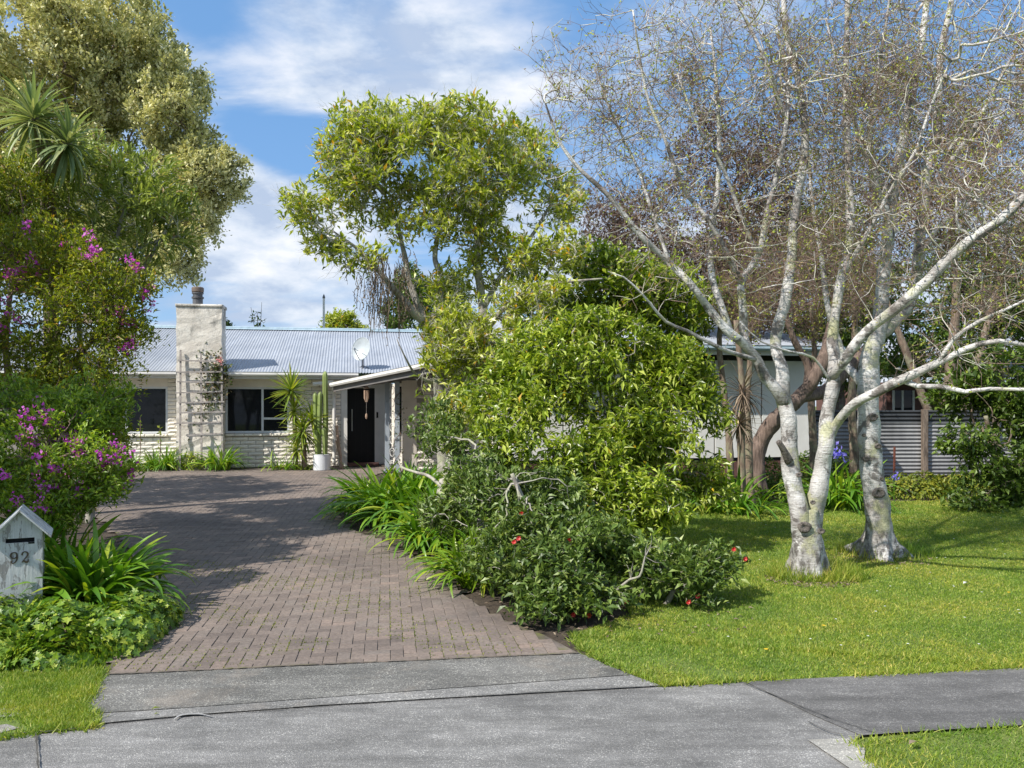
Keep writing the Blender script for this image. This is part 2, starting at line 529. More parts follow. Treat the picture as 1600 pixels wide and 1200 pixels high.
def mk_asphalt(name, lo, hi, speck=.5, sand=0.0):
    m, t, b = newmat(name)
    v = coords(t, kind='Object')
    big = noise(t, .9, 6, .6, v, .6)
    mid = noise(t, 7, 5, .6, v)
    c = ramp(t, big, [(.3, lo), (.7, hi)])
    c = mixc(t, .5, c, ramp(t, mid, [(.3, .65), (.7, 1.3)]), 'MULTIPLY')
    vo = N(t, 'ShaderNodeTexVoronoi', i_Scale=190.0); L(t, v, vo.inputs['Vector'])
    sepc = N(t, 'ShaderNodeSeparateColor'); L(t, vo.outputs['Color'], sepc.inputs[0])
    st = ramp(t, sepc.outputs[0], [(.0, (.35, .35, .36)), (.5, (.8, .8, .8)), (.84, (1.0, 1.0, 1.0)), (.93, (2.6, 2.6, 2.5))])
    vis = mth(t, 'MULTIPLY', ramp(t, mid, [(.3, .35), (.6, 1)]), speck)
    c = mixc(t, vis, c, st, 'MULTIPLY')
    # light worn streaks and dark tyre stains
    wr = noise(t, 2.2, 8, .72, coords(t, (.5, 2.6, 1), rot=(0, 0, -.2)), .3)
    c = mixc(t, .55, c, ramp(t, wr, [(.36, .55), (.5, 1.0), (.62, 1.5)]), 'MULTIPLY')
    if sand:
        c = mixc(t, mth(t, 'MULTIPLY', ramp(t, noise(t, 1.4, 7, .7, coords(t, rot=(0, 0, 1))), [(.52, 0), (.66, 1)]), sand), c, (.32, .27, .22))
    L(t, c, b.inputs['Base Color'])
    b.inputs['Roughness'].default_value = .85
    b.inputs['Specular IOR Level'].default_value = .3
    bump(t, b, vo.outputs['Distance'], .6, .006)
    return m
def mk_paver():
    m, t, b = newmat('clay_paver')
    g = N(t, 'ShaderNodeNewGeometry'); oi = N(t, 'ShaderNodeObjectInfo')
    r = mth(t, 'FRACT', mth(t, 'ADD', g.outputs['Random Per Island'], oi.outputs['Random']))
    c = ramp(t, r, [(0, (.145, .118, .102)), (.3, (.172, .140, .120)), (.6, (.195, .158, .134)), (.85, (.180, .152, .132)), (1, (.23, .178, .148))])
    wc = coords(t, kind='Object')
    gp = g.outputs['Position']
    big = noise(t, .8, 6, .65, gp, .5)
    c = mixc(t, .8, c, ramp(t, big, [(.3, (.62, .60, .60)), (.52, (1.05, 1.02, 1)), (.7, (1.3, 1.22, 1.15))]), 'MULTIPLY')
    fn = noise(t, 38, 6, .7, gp)
    c = mixc(t, .7, c, ramp(t, fn, [(.3, .55), (.7, 1.35)]), 'MULTIPLY')
    mos = noise(t, 2.4, 7, .75, gp)
    c = mixc(t, mth(t, 'MULTIPLY', ramp(t, mos, [(.6, 0), (.72, 1)]), .35), c, (.20, .17, .09))
    L(t, c, b.inputs['Base Color'])
    b.inputs['Roughness'].default_value = .85
    bump(t, b, fn, .6, .006)
    return m
def mk_joint():
    m, t, b = newmat('paver_joint')
    c = ramp(t, noise(t, 3, 7, .7, coords(t)), [(.4, (.075, .062, .05)), (.52, (.10, .09, .05)), (.62, (.12, .125, .03))])
    c = mixc(t, ramp(t, noise(t, .9, 6, .7, coords(t, rot=(0, 0, .7))), [(.46, 0), (.58, 1)]), c, (.18, .148, .128))
    L(t, c, b.inputs['Base Color']); b.inputs['Roughness'].default_value = .95
    return m
def mk_turf():
    m, t, b = newmat('turf')
    v = coords(t)
    c = ramp(t, noise(t, 1.1, 7, .65, v), [(.3, (.09, .15, .02)), (.5, (.13, .19, .03)), (.68, (.20, .22, .05))])
    c = mixc(t, .6, c, ramp(t, noise(t, 40, 5, .7, v), [(.3, .4), (.7, 1.4)]), 'MULTIPLY')
    L(t, c, b.inputs['Base Color']); b.inputs['Roughness'].default_value = .9
    bump(t, b, noise(t, 60, 4, .7, v), .8, .02)
    return m
def mk_blade():
    m, t, b = newmat('grass_blade')
    g = N(t, 'ShaderNodeNewGeometry')
    r = g.outputs['Random Per Island']
    c = ramp(t, r, [(0, (.11, .19, .018)), (.45, (.185, .275, .03)), (.8, (.29, .35, .055)), (1, (.48, .45, .15))])
    gp = g.outputs['Position']
    nz = noise(t, .9, 6, .62, gp, .4)
    c = mixc(t, .75, c, ramp(t, nz, [(.34, (.55, .8, .55)), (.48, (1.05, 1.1, .95)), (.60, (1.5, 1.25, 1.25))]), 'MULTIPLY')
    n3 = noise(t, 5, 4, .6, gp)
    c = mixc(t, .5, c, ramp(t, n3, [(.3, (.65, .7, .6)), (.7, (1.35, 1.25, 1.1))]), 'MULTIPLY')
    L(t, c, b.inputs['Base Color']); b.inputs['Roughness'].default_value = .55
    tr = N(t, 'ShaderNodeBsdfTranslucent')
    L(t, mixc(t, 1, c, (1.5, 1.5, .6), 'MULTIPLY'), tr.inputs[0])
    mx = N(t, 'ShaderNodeMixShader'); mx.inputs[0].default_value = .35
    L(t, b.outputs[0], mx.inputs[1]); L(t, tr.outputs[0], mx.inputs[2]); L(t, mx.outputs[0], t.nodes['Material Output'].inputs[0])
    return m
def mk_weathered():
    m, t, b = newmat('peeling_paint')
    v = coords(t, (1, 1, 1))
    gr = noise(t, 9, 7, .7, coords(t, (9, 9, .7)))
    pe = noise(t, 6, 8, .75, coords(t, (3.2, 3.2, .9)), .5)
    c = ramp(t, noise(t, 5, 4, .6, v), [(.3, (.40, .42, .43)), (.7, (.55, .56, .56))])
    c = mixc(t, .4, c, ramp(t, gr, [(.3, .55), (.7, 1.25)]), 'MULTIPLY')
    c = mixc(t, mth(t, 'MULTIPLY', ramp(t, pe, [(.53, 0), (.57, 1)]), .85), c, (.19, .18, .17))
    L(t, c, b.inputs['Base Color']); b.inputs['Roughness'].default_value = .8
    bump(t, b, mth(t, 'ADD', gr, mth(t, 'MULTIPLY', pe, -1)), .6, .006)
    return m
def mk_roof(name, lo, hi):
    m, t, b = newmat(name)
    v = coords(t)
    c = ramp(t, noise(t, .7, 6, .6, v), [(.3, lo), (.7, hi)])
    st = noise(t, 3, 6, .65, coords(t, (3, .25, .25)))
    c = mixc(t, .45, c, ramp(t, st, [(.3, .7), (.7, 1.2)]), 'MULTIPLY')
    L(t, c, b.inputs['Base Color'])
    b.inputs['Roughness'].default_value = .5
    b.inputs['Metallic'].default_value = .0
    return m
def mk_glass():
    m, t, b = newmat('window_glass')
    b.inputs['Base Color'].default_value = (.012, .014, .017, 1)
    b.inputs['Roughness'].default_value = .03
    b.inputs['IOR'].default_value = 1.33
    n_ = noise(t, 1.3, 2, .5, coords(t))
    bump(t, b, n_, .05, .02)
    return m
def mk_soil():
    m, t, b = newmat('garden_soil')
    v = coords(t)
    c = ramp(t, noise(t, 9, 8, .75, v), [(.35, (.035, .026, .018)), (.55, (.075, .055, .038)), (.7, (.14, .11, .075))])
    L(t, c, b.inputs['Base Color']); b.inputs['Roughness'].default_value = .95
    bump(t, b, noise(t, 30, 6, .7, v), 1, .03)
    return m
M['birch'] = mk_birch()
M['greybark'] = mk_bark('grey_bark', (.13, .115, .10), (.40, .37, .33), (3, 3, 1.5), (.36, .37, .24))
M['redbark'] = mk_bark('stringy_bark', (.06, .04, .032), (.21, .15, .12), (14, 14, 1.4), None, 2.4)
M['brownbark'] = mk_bark('brown_bark', (.07, .05, .035), (.24, .175, .13), (6, 6, 1.2), (.25, .25, .16))
M['twig_birch'] = simple('birch_twig', (.30, .265, .24), .8, .5, 3, 0)
M['twig_pale'] = mk_bark('pale_branch', (.26, .24, .21), (.62, .60, .55), (3, 3, 3), (.48, .49, .28), 3, .4)
M['twig_brown'] = simple('brown_twig', (.20, .13, .10), .8, .4, 3, 0)
M['twig_white'] = mk_bark('white_branch', (.24, .21, .185), (.62, .60, .56), (3, 3, 3), (.52, .52, .32), 3, .3)
M['twig_br'] = mk_bark('birch_fine_twig', (.11, .07, .06), (.27, .19, .155), (2, 2, 2), None, 3, 0)
M['bud'] = leafmat('birch_bud', [(0, (.20, .12, .07)), (.3, (.28, .20, .07)), (.5, (.34, .38, .06)), (1, (.44, .52, .09))], .6, .3)
M['soil'] = mk_soil(); M['turf'] = mk_turf(); M['blade'] = mk_blade()
M['paver'] = mk_paver(); M['joint'] = mk_joint()
M['asphalt'] = mk_asphalt('worn_asphalt', (.15, .147, .142), (.255, .248, .238), .5)
M['path'] = mk_asphalt('dark_asphalt', (.12, .116, .112), (.17, .165, .16), .5)
M['concrete'] = mk_asphalt('rough_concrete', (.11, .108, .10), (.24, .232, .215), .8, .4)
M['kerb'] = mk_asphalt('pale_concrete', (.24, .23, .21), (.38, .365, .33), .5, .3)
M['brick'] = simple('painted_brick', (.76, .71, .62), .75, .15, 5, .6, 22)
M['mortar'] = simple('mortar', (.30, .275, .24), .9, .2, 8, .3, 30)
M['white'] = simple('white_paint', (.72, .70, .66), .5, .10, 3, .1, 30)
M['cream'] = simple('cream_wall_paint', (.74, .68, .60), .7, .12, 2, .2, 40)
M['greyblue'] = simple('grey_paint', (.36, .40, .44), .5, .12, 4, .1, 30)
M['winframe'] = simple('aluminium_frame', (.62, .64, .66), .4, .08, 4, 0)
M['fascia'] = simple('fascia_paint', (.58, .58, .56), .5, .12, 4, .1, 30)
M['soffit'] = simple('dark_soffit', (.16, .15, .145), .7, .2, 4, .1, 20)
M['roof'] = mk_roof('painted_iron', (.27, .295, .34), (.36, .385, .43))
M['ridge'] = mk_roof('ridge_paint', (.30, .40, .46), (.38, .48, .54))
M['plaster'] = mk_plaster()
M['glass'] = mk_glass()
M['door'] = simple('black_door_paint', (.010, .009, .010), .35, .2, 2, .03, 8, spec=.2)
M['steel'] = simple('brushed_steel', (.55, .55, .55), .3, .1, 3, 0, metal=.8)
M['darkmetal'] = simple('weathered_flue', (.13, .13, .14), .5, .4, 6, .1, 30, metal=.4)
M['copper'] = simple('rusty_flue_cap', (.19, .14, .11), .6, .4, 8, .2, 30, metal=.3)
M['timber'] = mk_bark('grey_timber', (.20, .175, .155), (.42, .38, .35), (3, 3, 3), None, 4, .5)
M['bamboo'] = simple('driftwood', (.40, .27, .19), .7, .35, 5, .3, 20)
M['pot'] = simple('white_glazed_pot', (.66, .68, .70), .3, .08, 2, .03, 10)
M['cactus'] = simple('cactus_skin', (.21, .27, .075), .55, .25, 4, .1, 20)
M['peel'] = mk_weathered()
M['black'] = simple('black_gap', (.012, .012, .012), .8, .1, 3, 0)
M['bronze'] = simple('bronze_digit', (.10, .075, .055), .45, .3, 12, .1, 60, metal=.5)
M['dish'] = simple('dish_enamel', (.42, .46, .48), .35, .15, 5, .05, 20)
M['panel'] = simple('pale_wall_panel', (.70, .69, .65), .7, .10, 1.5, .1, 30)
M['redbrick'] = simple('dark_red_brick', (.13, .06, .05), .8, .3, 5, .3, 20)
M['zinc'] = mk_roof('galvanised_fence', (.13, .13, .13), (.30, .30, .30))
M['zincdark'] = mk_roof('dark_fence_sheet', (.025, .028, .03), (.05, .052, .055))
M['post'] = mk_bark('fence_timber', (.06, .045, .035), (.22, .17, .13), (6, 6, 1.5), None, 3, .7)
# foliage
M['f_grey'] = leafmat('grey_green_leaf', [(0, (.22, .24, .09)), (.3, (.42, .42, .18)), (.65, (.62, .59, .32)), (1, (.78, .74, .48))], .55, .2, (1, 1, .6), .35)
M['f_mich'] = leafmat('glossy_yellowgreen_leaf', [(0, (.12, .18, .015)), (.25, (.25, .32, .022)), (.55, (.38, .44, .04)), (.78, (.56, .60, .15)), (.95, (.74, .74, .32)), (.972, (.60, .34, .02)), (1, (.65, .40, .02))], .36, .35, (1, 1, .4), .3, .5)
M['f_bush'] = leafmat('bright_green_leaf', [(0, (.045, .09, .010)), (.25, (.14, .22, .016)), (.6, (.28, .37, .028)), (.82, (.50, .58, .13)), (.985, (.42, .46, .10)), (1, (.6, .38, .02))], .33, .35, (1, 1, .35), .35, .5)
M['f_cam'] = leafmat('dark_glossy_leaf', [(0, (.05, .09, .02)), (.4, (.10, .165, .032)), (.8, (.18, .26, .055)), (1, (.30, .36, .12))], .42, .28, (1, 1, .4), .4, .42)
M['f_dark'] = leafmat('deep_green_leaf', [(0, (.035, .07, .012)), (.5, (.09, .155, .022)), (1, (.21, .30, .05))], .45, .3, (1, 1, .4), .4)
M['f_poly'] = leafmat('small_olive_leaf', [(0, (.07, .11, .012)), (.35, (.17, .22, .02)), (.75, (.29, .33, .03)), (.93, (.42, .42, .05)), (1, (.38, .22, .04))], .5, .35, (1, 1, .35), .4)
M['f_polg'] = leafmat('fresh_green_small_leaf', [(0, (.08, .15, .015)), (.4, (.17, .28, .025)), (.8, (.28, .40, .04)), (1, (.42, .48, .06))], .42, .35, (1, 1, .35), .4)
M['f_olea'] = leafmat('oleander_leaf', [(0, (.11, .16, .03)), (.5, (.24, .30, .06)), (.85, (.40, .46, .14)), (.96, (.52, .54, .22)), (1, (.45, .26, .16))], .45, .3, (1, 1, .45), .3)
M['f_purple'] = leafmat('purple_leaf', [(0, (.06, .04, .035)), (.45, (.12, .08, .07)), (.75, (.18, .13, .09)), (1, (.20, .22, .07))], .6, .3, (1, .8, .8), .3)
M['f_ivy'] = leafmat('ivy_leaf', [(0, (.04, .10, .012)), (.35, (.10, .19, .02)), (.75, (.20, .31, .03)), (1, (.36, .42, .06))], .4, .3, (1, 1, .35), .35)
M['f_yel'] = leafmat('yellow_green_groundcover', [(0, (.07, .12, .012)), (.5, (.16, .21, .02)), (1, (.34, .34, .04))], .5, .35, (1, 1, .35), .4)
M['f_rose'] = leafmat('rose_leaf', [(0, (.06, .09, .03)), (.6, (.13, .16, .06)), (1, (.20, .12, .08))], .5, .3, (1, 1, .5), .3)
M['strap'] = leafmat('strap_leaf', [(0, (.06, .16, .012)), (.5, (.12, .26, .02)), (.85, (.19, .34, .03)), (1, (.36, .42, .03))], .36, .3, (1, 1, .35), .25, .5)
M['straplight'] = leafmat('light_strap_leaf', [(0, (.11, .22, .015)), (.6, (.20, .33, .025)), (1, (.38, .44, .04))], .38, .35, (1, 1, .35), .25, .5)
M['sword'] = leafmat('sword_leaf', [(0, (.10, .18, .02)), (.5, (.20, .28, .04)), (1, (.42, .44, .07))], .4, .3, (1, 1, .4), .2, .5)
M['cordy'] = leafmat('cordyline_leaf', [(0, (.12, .18, .07)), (.6, (.26, .33, .14)), (1, (.46, .48, .24))], .45, .25, (1, 1, .5), .2, .5)
M['deadleaf'] = leafmat('dead_leaf', [(0, (.10, .07, .05)), (.6, (.22, .165, .12)), (1, (.34, .27, .20))], .7, .15, (1, .9, .7), .2)
M['magenta'] = leafmat('magenta_petal', [(0, (.42, .04, .38)), (.6, (.62, .09, .56)), (1, (.78, .32, .74))], .5, .4, (1, .6, 1), .1)
M['red'] = leafmat('red_petal', [(0, (.55, .03, .03)), (.7, (.72, .07, .06)), (1, (.8, .18, .16))], .45, .35, (1, .5, .5), .1)
M['yellow'] = leafmat('yellow_petal', [(0, (.75, .5, .02)), (1, (.85, .62, .06))], .5, .3, (1, 1, .4), .1)
M['daisy'] = leafmat('white_petal', [(0, (.8, .8, .78)), (1, (.85, .85, .85))], .5, .3, (1, 1, 1), .05)
M['iris'] = leafmat('violet_petal', [(0, (.16, .14, .55)), (1, (.34, .30, .75))], .5, .4, (.8, .8, 1.3), .1)

# ------------------------------------------------------------------ ground
def sheet(name, pts, z, m, kind='structure', label=None):
    me = bpy.data.meshes.new(name)
    me.from_pydata([(float(p[0]), float(p[1]), z) for p in pts], [], [tuple(range(len(pts)))])
    me.materials.append(m)
    o = link(bpy.data.objects.new(name, me))
    return tagit(o, label, None, None, kind)
sheet('ground', [(-400, -30), (400, -30), (400, 700), (-400, 700)], -0.030, M['turf'])
sheet('garden_bed', [(-14, 4.6), (9, 5.6), (14, 24), (-16, 24)], -0.018, M['soil'])
sheet('street_verge', [(-14, 3.0), (14, 3.0), (14, 6.0), (9, 5.6), (-2, 4.7), (-14, 4.6)], -0.012, M['turf'])
TS = math.radians(8.5)
us = np.array([math.cos(TS), math.sin(TS)]); vs = np.array([-math.sin(TS), math.cos(TS)])
def xy(*pp): return [P(*p)[:2] for p in pp]
drive = [P(165, 1055), P(200, 985), P(222, 930), P(205, 860), P(165, 815), P(90, 785), (-12, 15.5), (-13, 20.0),
         (-6.5, 21.3), (-4.2, 21.9), (-2.9, 21.9), P(575, 745), P(534, 775), P(524, 800), P(548, 826), P(640, 864), P(690, 905), P(770, 962), P(850, 992), P(905, 1021)]
drive = [(float(p[0]), float(p[1])) for p in drive]
sheet('driveway', drive, 0.0, M['joint'])
drv = bpy.data.objects['driveway']
apron_top = [P(165, 1055)[:2], P(905, 1021)[:2]]
sheet('street_crossing', xy((-400, 1240), (-400, 1170), (60, 1147), (155, 1136), (130, 1085), (165, 1055), (905, 1021), (1035, 1074), (1165, 1066), (1360, 1143), (1320, 1163), (1345, 1200), (1380, 1260)) + [(3, 2.2), (-6, 2.2)], 0.0, M['asphalt'])
sheet('concrete_apron', xy((165, 1055), (905, 1021), (985, 1055), (700, 1076), (300, 1106), (132, 1116), (130, 1085)), 0.004, M['concrete'])
sheet('concrete_strip', xy((132, 1119), (300, 1108), (700, 1078), (988, 1057), (1032, 1073), (990, 1076), (700, 1092), (500, 1104), (300, 1119), (150, 1133)), 0.008, M['kerb'] if False else M['concrete'])
bpy.data.objects['concrete_strip'].data.materials[0] = mk_asphalt('pale_strip', (.16, .157, .15), (.27, .262, .25), .7, .25)
sheet('footpath', xy((1165, 1066), (1600, 1044)) + [(9, 6.15), (9, 5.0)] + xy((1600, 1134), (1440, 1143), (1345, 1150), (1270, 1118)), 0.004, M['path'])
sheet('kerb_edge', xy((1262, 1158), (1325, 1156), (1352, 1172), (1350, 1188), (1400, 1215), (1345, 1215)), 0.008, M['kerb'])
# cracks and a pale scuff on the crossing
mc = simple('crack_dirt', (.07, .065, .055), .95, .3, 10, 0)
def crack(pts, w=.007, z=.0125, m=mc, name='crack'):
    mb = MB()
    q = [P(*p)[:2] for p in pts]
    pp, _ = smooth_path(np.array([(a[0], a[1], 0) for a in q]), np.ones(len(q)), .03)
    pp = pp[:, :2] + rng.normal(size=(len(pp), 2)) * .0015
    t = np.gradient(pp, axis=0); t /= np.linalg.norm(t, axis=1, keepdims=True) + 1e-9
    nn = np.c_[-t[:, 1], t[:, 0]]
    ww = w * (.4 + rng.random(len(pp)))[:, None] / 2
    v = np.vstack([np.c_[pp + nn * ww, np.full(len(pp), z)], np.c_[pp - nn * ww, np.full(len(pp), z)]])
    k = len(pp)
    mb.add(v, quads=[(i, i + 1, k + i + 1, k + i) for i in range(k - 1)])
    mb.obj(name, m, kind='structure')
crack([(150, 1134), (300, 1120), (420, 1112), (500, 1105), (700, 1093), (860, 1083), (1030, 1074)], .004)
crack([(56, 1148), (58, 1172), (60, 1215)], .009)
crack([(-120, 1156), (60, 1147), (155, 1137)], .008)
crack([(1262, 1130), (1300, 1148), (1345, 1152)], .006)
crack([(1160, 1068), (1280, 1118), (1365, 1147)], .008)
crack([(165, 1056), (500, 1040), (905, 1022)], .02, .0115, M['joint'])
scuff = simple('pale_scuff', (.36, .355, .345), .9, .4, 14, 0)
crack([(272, 1127), (285, 1120), (310, 1119), (328, 1122)], .016, .013, scuff, 'chalk_scuff')
# herringbone pavers
W_ = .086
o0 = np.array(P(165, 1055)[:2])
cells = []
for j in range(-1, 220):
    for i in range(-172, 105):
        r = (i - j) % 4
        if r == 0:
            a = (i, j, i + 2, j + 1)
        elif r == 3:
            a = (i, j, i + 1, j + 2)
        else:
            continue
        cells.append(a)
cells = np.array(cells, float)
cells[:, 1] = np.maximum(cells[:, 1], 0.08)
cells = cells[cells[:, 3] - cells[:, 1] > .5]
cc = np.c_[(cells[:, 0] + cells[:, 2]) / 2 * W_, (cells[:, 1] + cells[:, 3]) / 2 * W_]
cw = o0 + cc[:, :1] * us + cc[:, 1:] * vs
keep = in_poly(cw[:, 0], cw[:, 1], drive)
cells, cc, cw = cells[keep], cc[keep], cw[keep]
dist = np.hypot(cw[:, 0] + .3, cw[:, 1])
vis = np.abs(cw[:, 0] / cw[:, 1]) < .62
order = np.argsort(np.where(vis, dist, 99))
near = order[:300]
def paver_verts(hx, hy, tilt, dz):
    e = .0035; g = .0012
    hx -= g; hy -= g
    v = np.array([(-hx, -hy, 0), (hx, -hy, 0), (hx, hy, 0), (-hx, hy, 0), (-hx + e, -hy + e, .0035), (hx - e, -hy + e, .0035), (hx - e, hy - e, .0035), (-hx + e, hy - e, .0035)])
    v[4:, 2] += dz + v[4:, 0] * tilt[0] + v[4:, 1] * tilt[1]
    return v
PQ = [(4, 5, 6, 7), (0, 1, 5, 4), (1, 2, 6, 5), (2, 3, 7, 6), (3, 0, 4, 7)]
meshes = {}
for k in near:
    hx = (cells[k, 2] - cells[k, 0]) * W_ / 2; hy = (cells[k, 3] - cells[k, 1]) * W_ / 2
    key = (round(hx, 3), round(hy, 3), int(rng.integers(3)))
    if key not in meshes:
        me = raw_mesh('paver', paver_verts(hx, hy, rng.normal(size=2) * .012, rng.normal() * .001), None, PQ)
        me.materials.append(M['paver']); meshes[key] = me
    o = bpy.data.objects.new('paver', meshes[key])
    o.location = (float(cw[k, 0]), float(cw[k, 1]), float(.001 + rng.random() * .002)); o.rotation_euler = (0, 0, TS + rng.normal() * .006)
    link(o, drv)
mb = MB()
far = order[300:]
vv, qq = [], []
for n_, k in enumerate(far):
    hx = (cells[k, 2] - cells[k, 0]) * W_ / 2; hy = (cells[k, 3] - cells[k, 1]) * W_ / 2
    v = paver_verts(hx, hy, rng.normal(size=2) * .012, rng.normal() * .001)
    v2 = cw[k] + v[:, :1] * us + v[:, 1:2] * vs
    vv.append(np.c_[v2, v[:, 2] + .0015]); qq.append(np.array(PQ) + 8 * n_)
mb.add(np.vstack(vv), quads=np.vstack(qq))
mb.obj('paver_field', M['paver'], drv, kind='stuff')
# lawn
lawn = xy((893, 992), (905, 1010), (935, 1030), (985, 1052), (1035, 1072), (1165, 1064), (1300, 1059), (1600, 1043)) + [(9, 6.15), (11, 9), (11.5, 14.5), (6.5, 14.2), (3.3, 13.6), (1.3, 13), (.8, 10), (.9, 8)] + xy((985, 960),)
lawn = [(float(a), float(b)) for a, b in lawn]
sheet('lawn', lawn, -0.004, M['turf'])
verge = [(float(a), float(b)) for a, b in xy((1325, 1166), (1440, 1150), (1600, 1135)) + [(8, 4.75), (8, 2.4), (2.2, 2.6)] + xy((1372, 1212), (1350, 1190), (1356, 1176))]
sheet('lawn_verge', verge, -0.002, M['turf'])
patch = [(float(a), float(b)) for a, b in xy((-90, 1170), (-60, 1050), (0, 1046), (160, 1050), (140, 1090), (128, 1108), (150, 1122), (148, 1137), (60, 1145))]
sheet('grass_patch', patch, -0.001, M['turf'])
sheet('patch_stone', xy((-40, 1110), (40, 1104), (75, 1108), (20, 1120), (-40, 1125)), .003, M['kerb'])
sheet('patch_stone', xy((-40, 1140), (10, 1132), (30, 1138), (0, 1146), (-40, 1150)), .003, M['kerb'])
def grass(name, poly, n, hgt, wid, label_kind='stuff', mat=None, falloff=True, bare=-.75, avoid=None):
    xs = np.array([p[0] for p in poly]); ys = np.array([p[1] for p in poly])
    out = []
    tot = 0
    while tot < n:
        x = rng.uniform(xs.min(), xs.max(), n * 2); y = rng.uniform(ys.min(), ys.max(), n * 2)
        k = in_poly(x, y, poly)
        if falloff: k &= rng.random(2 * n) < np.minimum(1, (5.2 / y) ** 1.5)
        k &= np.abs(x) < y * .7 + 2.6
        p = np.c_[x, y, np.zeros(2 * n)]
        k &= vnoise(p, 2.2, 3) > bare - rng.random(2 * n) * .4
        out.append(p[k]); tot += k.sum()
    p = np.vstack(out)[:n]
    d = rnd(n); d[:, 2] = np.abs(d[:, 2]) * .9 + .55
    h = hgt * (.55 + .9 * rng.random(n)) * (1 + .35 * vnoise(p, 1.3, 5)) * (1 + .04 * np.maximum(p[:, 1] - 5, 0))
    up = rnd(n)
    mb = MB()
    scatter(mb, T_BLADE, p, d, up, h, wid * (.7 + .6 * rng.random(n)) * (1 + .10 * np.maximum(p[:, 1] - 5, 0)))
    return mb.obj(name, mat or M['blade'], kind='stuff')
def edge_grass(name, poly, n, hgt, mat=None, spread=.02):
    q = np.array(poly + [poly[0]])
    ln = np.linalg.norm(np.diff(q, axis=0), axis=1)
    k = rng.choice(len(ln), n, p=ln / ln.sum()); t = rng.random(n)[:, None]
    p = q[k] * (1 - t) + q[k + 1] * t + rng.normal(size=(n, 2)) * spread
    p = np.c_[p, np.zeros(n)]
    p = p[vnoise(p, 3, 9) > -.5]
    d = rnd(len(p)); d[:, 2] = np.abs(d[:, 2]) + .35
    mb = MB(); scatter(mb, T_BLADE, p, d, rnd(len(p)), hgt * (.5 + rng.random(len(p))), .006)
    return mb
grass('lawn_grass', lawn, 400000, .019, .0046)
grass('verge_grass', verge, 46000, .021, .0044)
grass('patch_grass', patch, 20000, .03, .004, bare=-.02)
for nm, pl in (('lawn_edge_grass', lawn[:8]), ('verge_edge_grass', verge), ('patch_edge_grass', patch)):
    edge_grass(nm, pl, 3500, .045, spread=.022).obj(nm, M['blade'], kind='stuff')
# joint moss and grit between the near pavers
n = 15000
q = np.c_[rng.uniform(-3.4, .6, n), rng.uniform(5.0, 9, n)]
q = q[in_poly(q[:, 0], q[:, 1], drive)]
loc = (q - o0) @ np.array([us, vs]).T / W_
sn = rng.random(len(q)) < .5
loc[sn, 0] = np.round(loc[sn, 0]); loc[~sn, 1] = np.round(loc[~sn, 1])
q = o0 + loc[:, :1] * W_ * us + loc[:, 1:] * W_ * vs
k = vnoise(np.c_[q, np.zeros(len(q))], 2.5, 4) > .0
q = q[k]
mb = MB(); d = rnd(len(q)); d[:, 2] = np.abs(d[:, 2]) + .3
scatter(mb, T_BLADE, np.c_[q, np.full(len(q), .004)], d, rnd(len(q)), .014, .006)
mb.obj('joint_moss', M['f_yel'], kind='stuff')
# lawn daisies, dandelions and fallen leaves
n = 170
p = np.c_[rng.uniform(1, 8, n), rng.uniform(5.4, 13, n)]
p = p[in_poly(p[:, 0], p[:, 1], lawn)]
mb = MB()
for a in range(5):
    an = a * 1.257
    scatter(mb, T_SMALL, np.c_[p, np.full(len(p), .032)], np.tile([[math.cos(an), math.sin(an), .15]], (len(p), 1)), np.tile([[0, 0, 1.]], (len(p), 1)), .011, .009)
mb.obj('lawn_daisies', M['daisy'], kind='stuff')
for (px, py) in ((1287, 978), (1576, 926), (1197, 1015)):
    c = P(px, py, .03); mb = MB()
    for a in range(9):
        an = a * .698
        scatter(mb, T_SMALL, np.array([c]), np.array([[math.cos(an), math.sin(an), .35]]), np.array([[0, 0, 1.]]), .019, .011)
    mb.obj('dandelion', M['yellow'], label={1287: 'yellow dandelion in the open middle of the lawn', 1576: 'yellow dandelion furthest right on the lawn', 1197: 'yellow dandelion near the footpath edge of the lawn'}[px], cat='flower', group='dandelions in the lawn')
def flat_leaf(px, py, z, m, label, s=.05, name='fallen_leaf'):
    mb = MB(); scatter(mb, T_LEAF, np.array([P(px, py, z)]), np.array([[.8, .5, .12]]), np.array([[0, .1, 1.]]), s, s * .45)
    mb.obj(name, m, label=label, cat='leaf')
flat_leaf(1420, 1163, .035, M['deadleaf'], 'brown fallen leaf on the verge grass beside the footpath', .07)
flat_leaf(236, 1108, .014, M['f_yel'], 'small green weed leaf on the concrete apron by the pale scuff', .05)
flat_leaf(240, 1116, .014, M['f_yel'], 'tiny second green leaf just below the weed leaf on the apron', .03)
flat_leaf(1505, 912, .03, M['white'], 'pale pebble like leaf lying on the lawn right of the birches', .09)

# ------------------------------------------------------------------ house
TH = math.radians(11)
hu = np.array([math.cos(TH), math.sin(TH), 0]); hv = np.array([-math.sin(TH), math.cos(TH), 0])
O_ = np.array([-5.92, 22.0, 0])
def H(a, b, z): return O_ + a * hu + b * hv + np.array([0, 0, z])
def ha(px, b=0.0):
    k = (px - 800) / F
    o = O_ + b * hv
    return (k * o[1] - o[0]) / (hu[0] - k * hu[1])
def hz(py, a, b=0.0):
    return EYE - (py - HZ) / F * (O_ + a * hu + b * hv)[1]
house = thing('house', 'single storey white brick house with grey corrugated iron roof behind the driveway', 'house', O_)
def hbox(name, m, boxes, parent=house, **kw):
    mb = MB()
    for a, b in boxes: mb.box(a, b, H)
    return mb.obj(name, m, parent, **kw)
def rel(parent, p):
    q = np.array(p) - np.array(parent.location)
    return q
a_l = -7.5
wl0, wl1 = ha(120), ha(262)        # left window opening
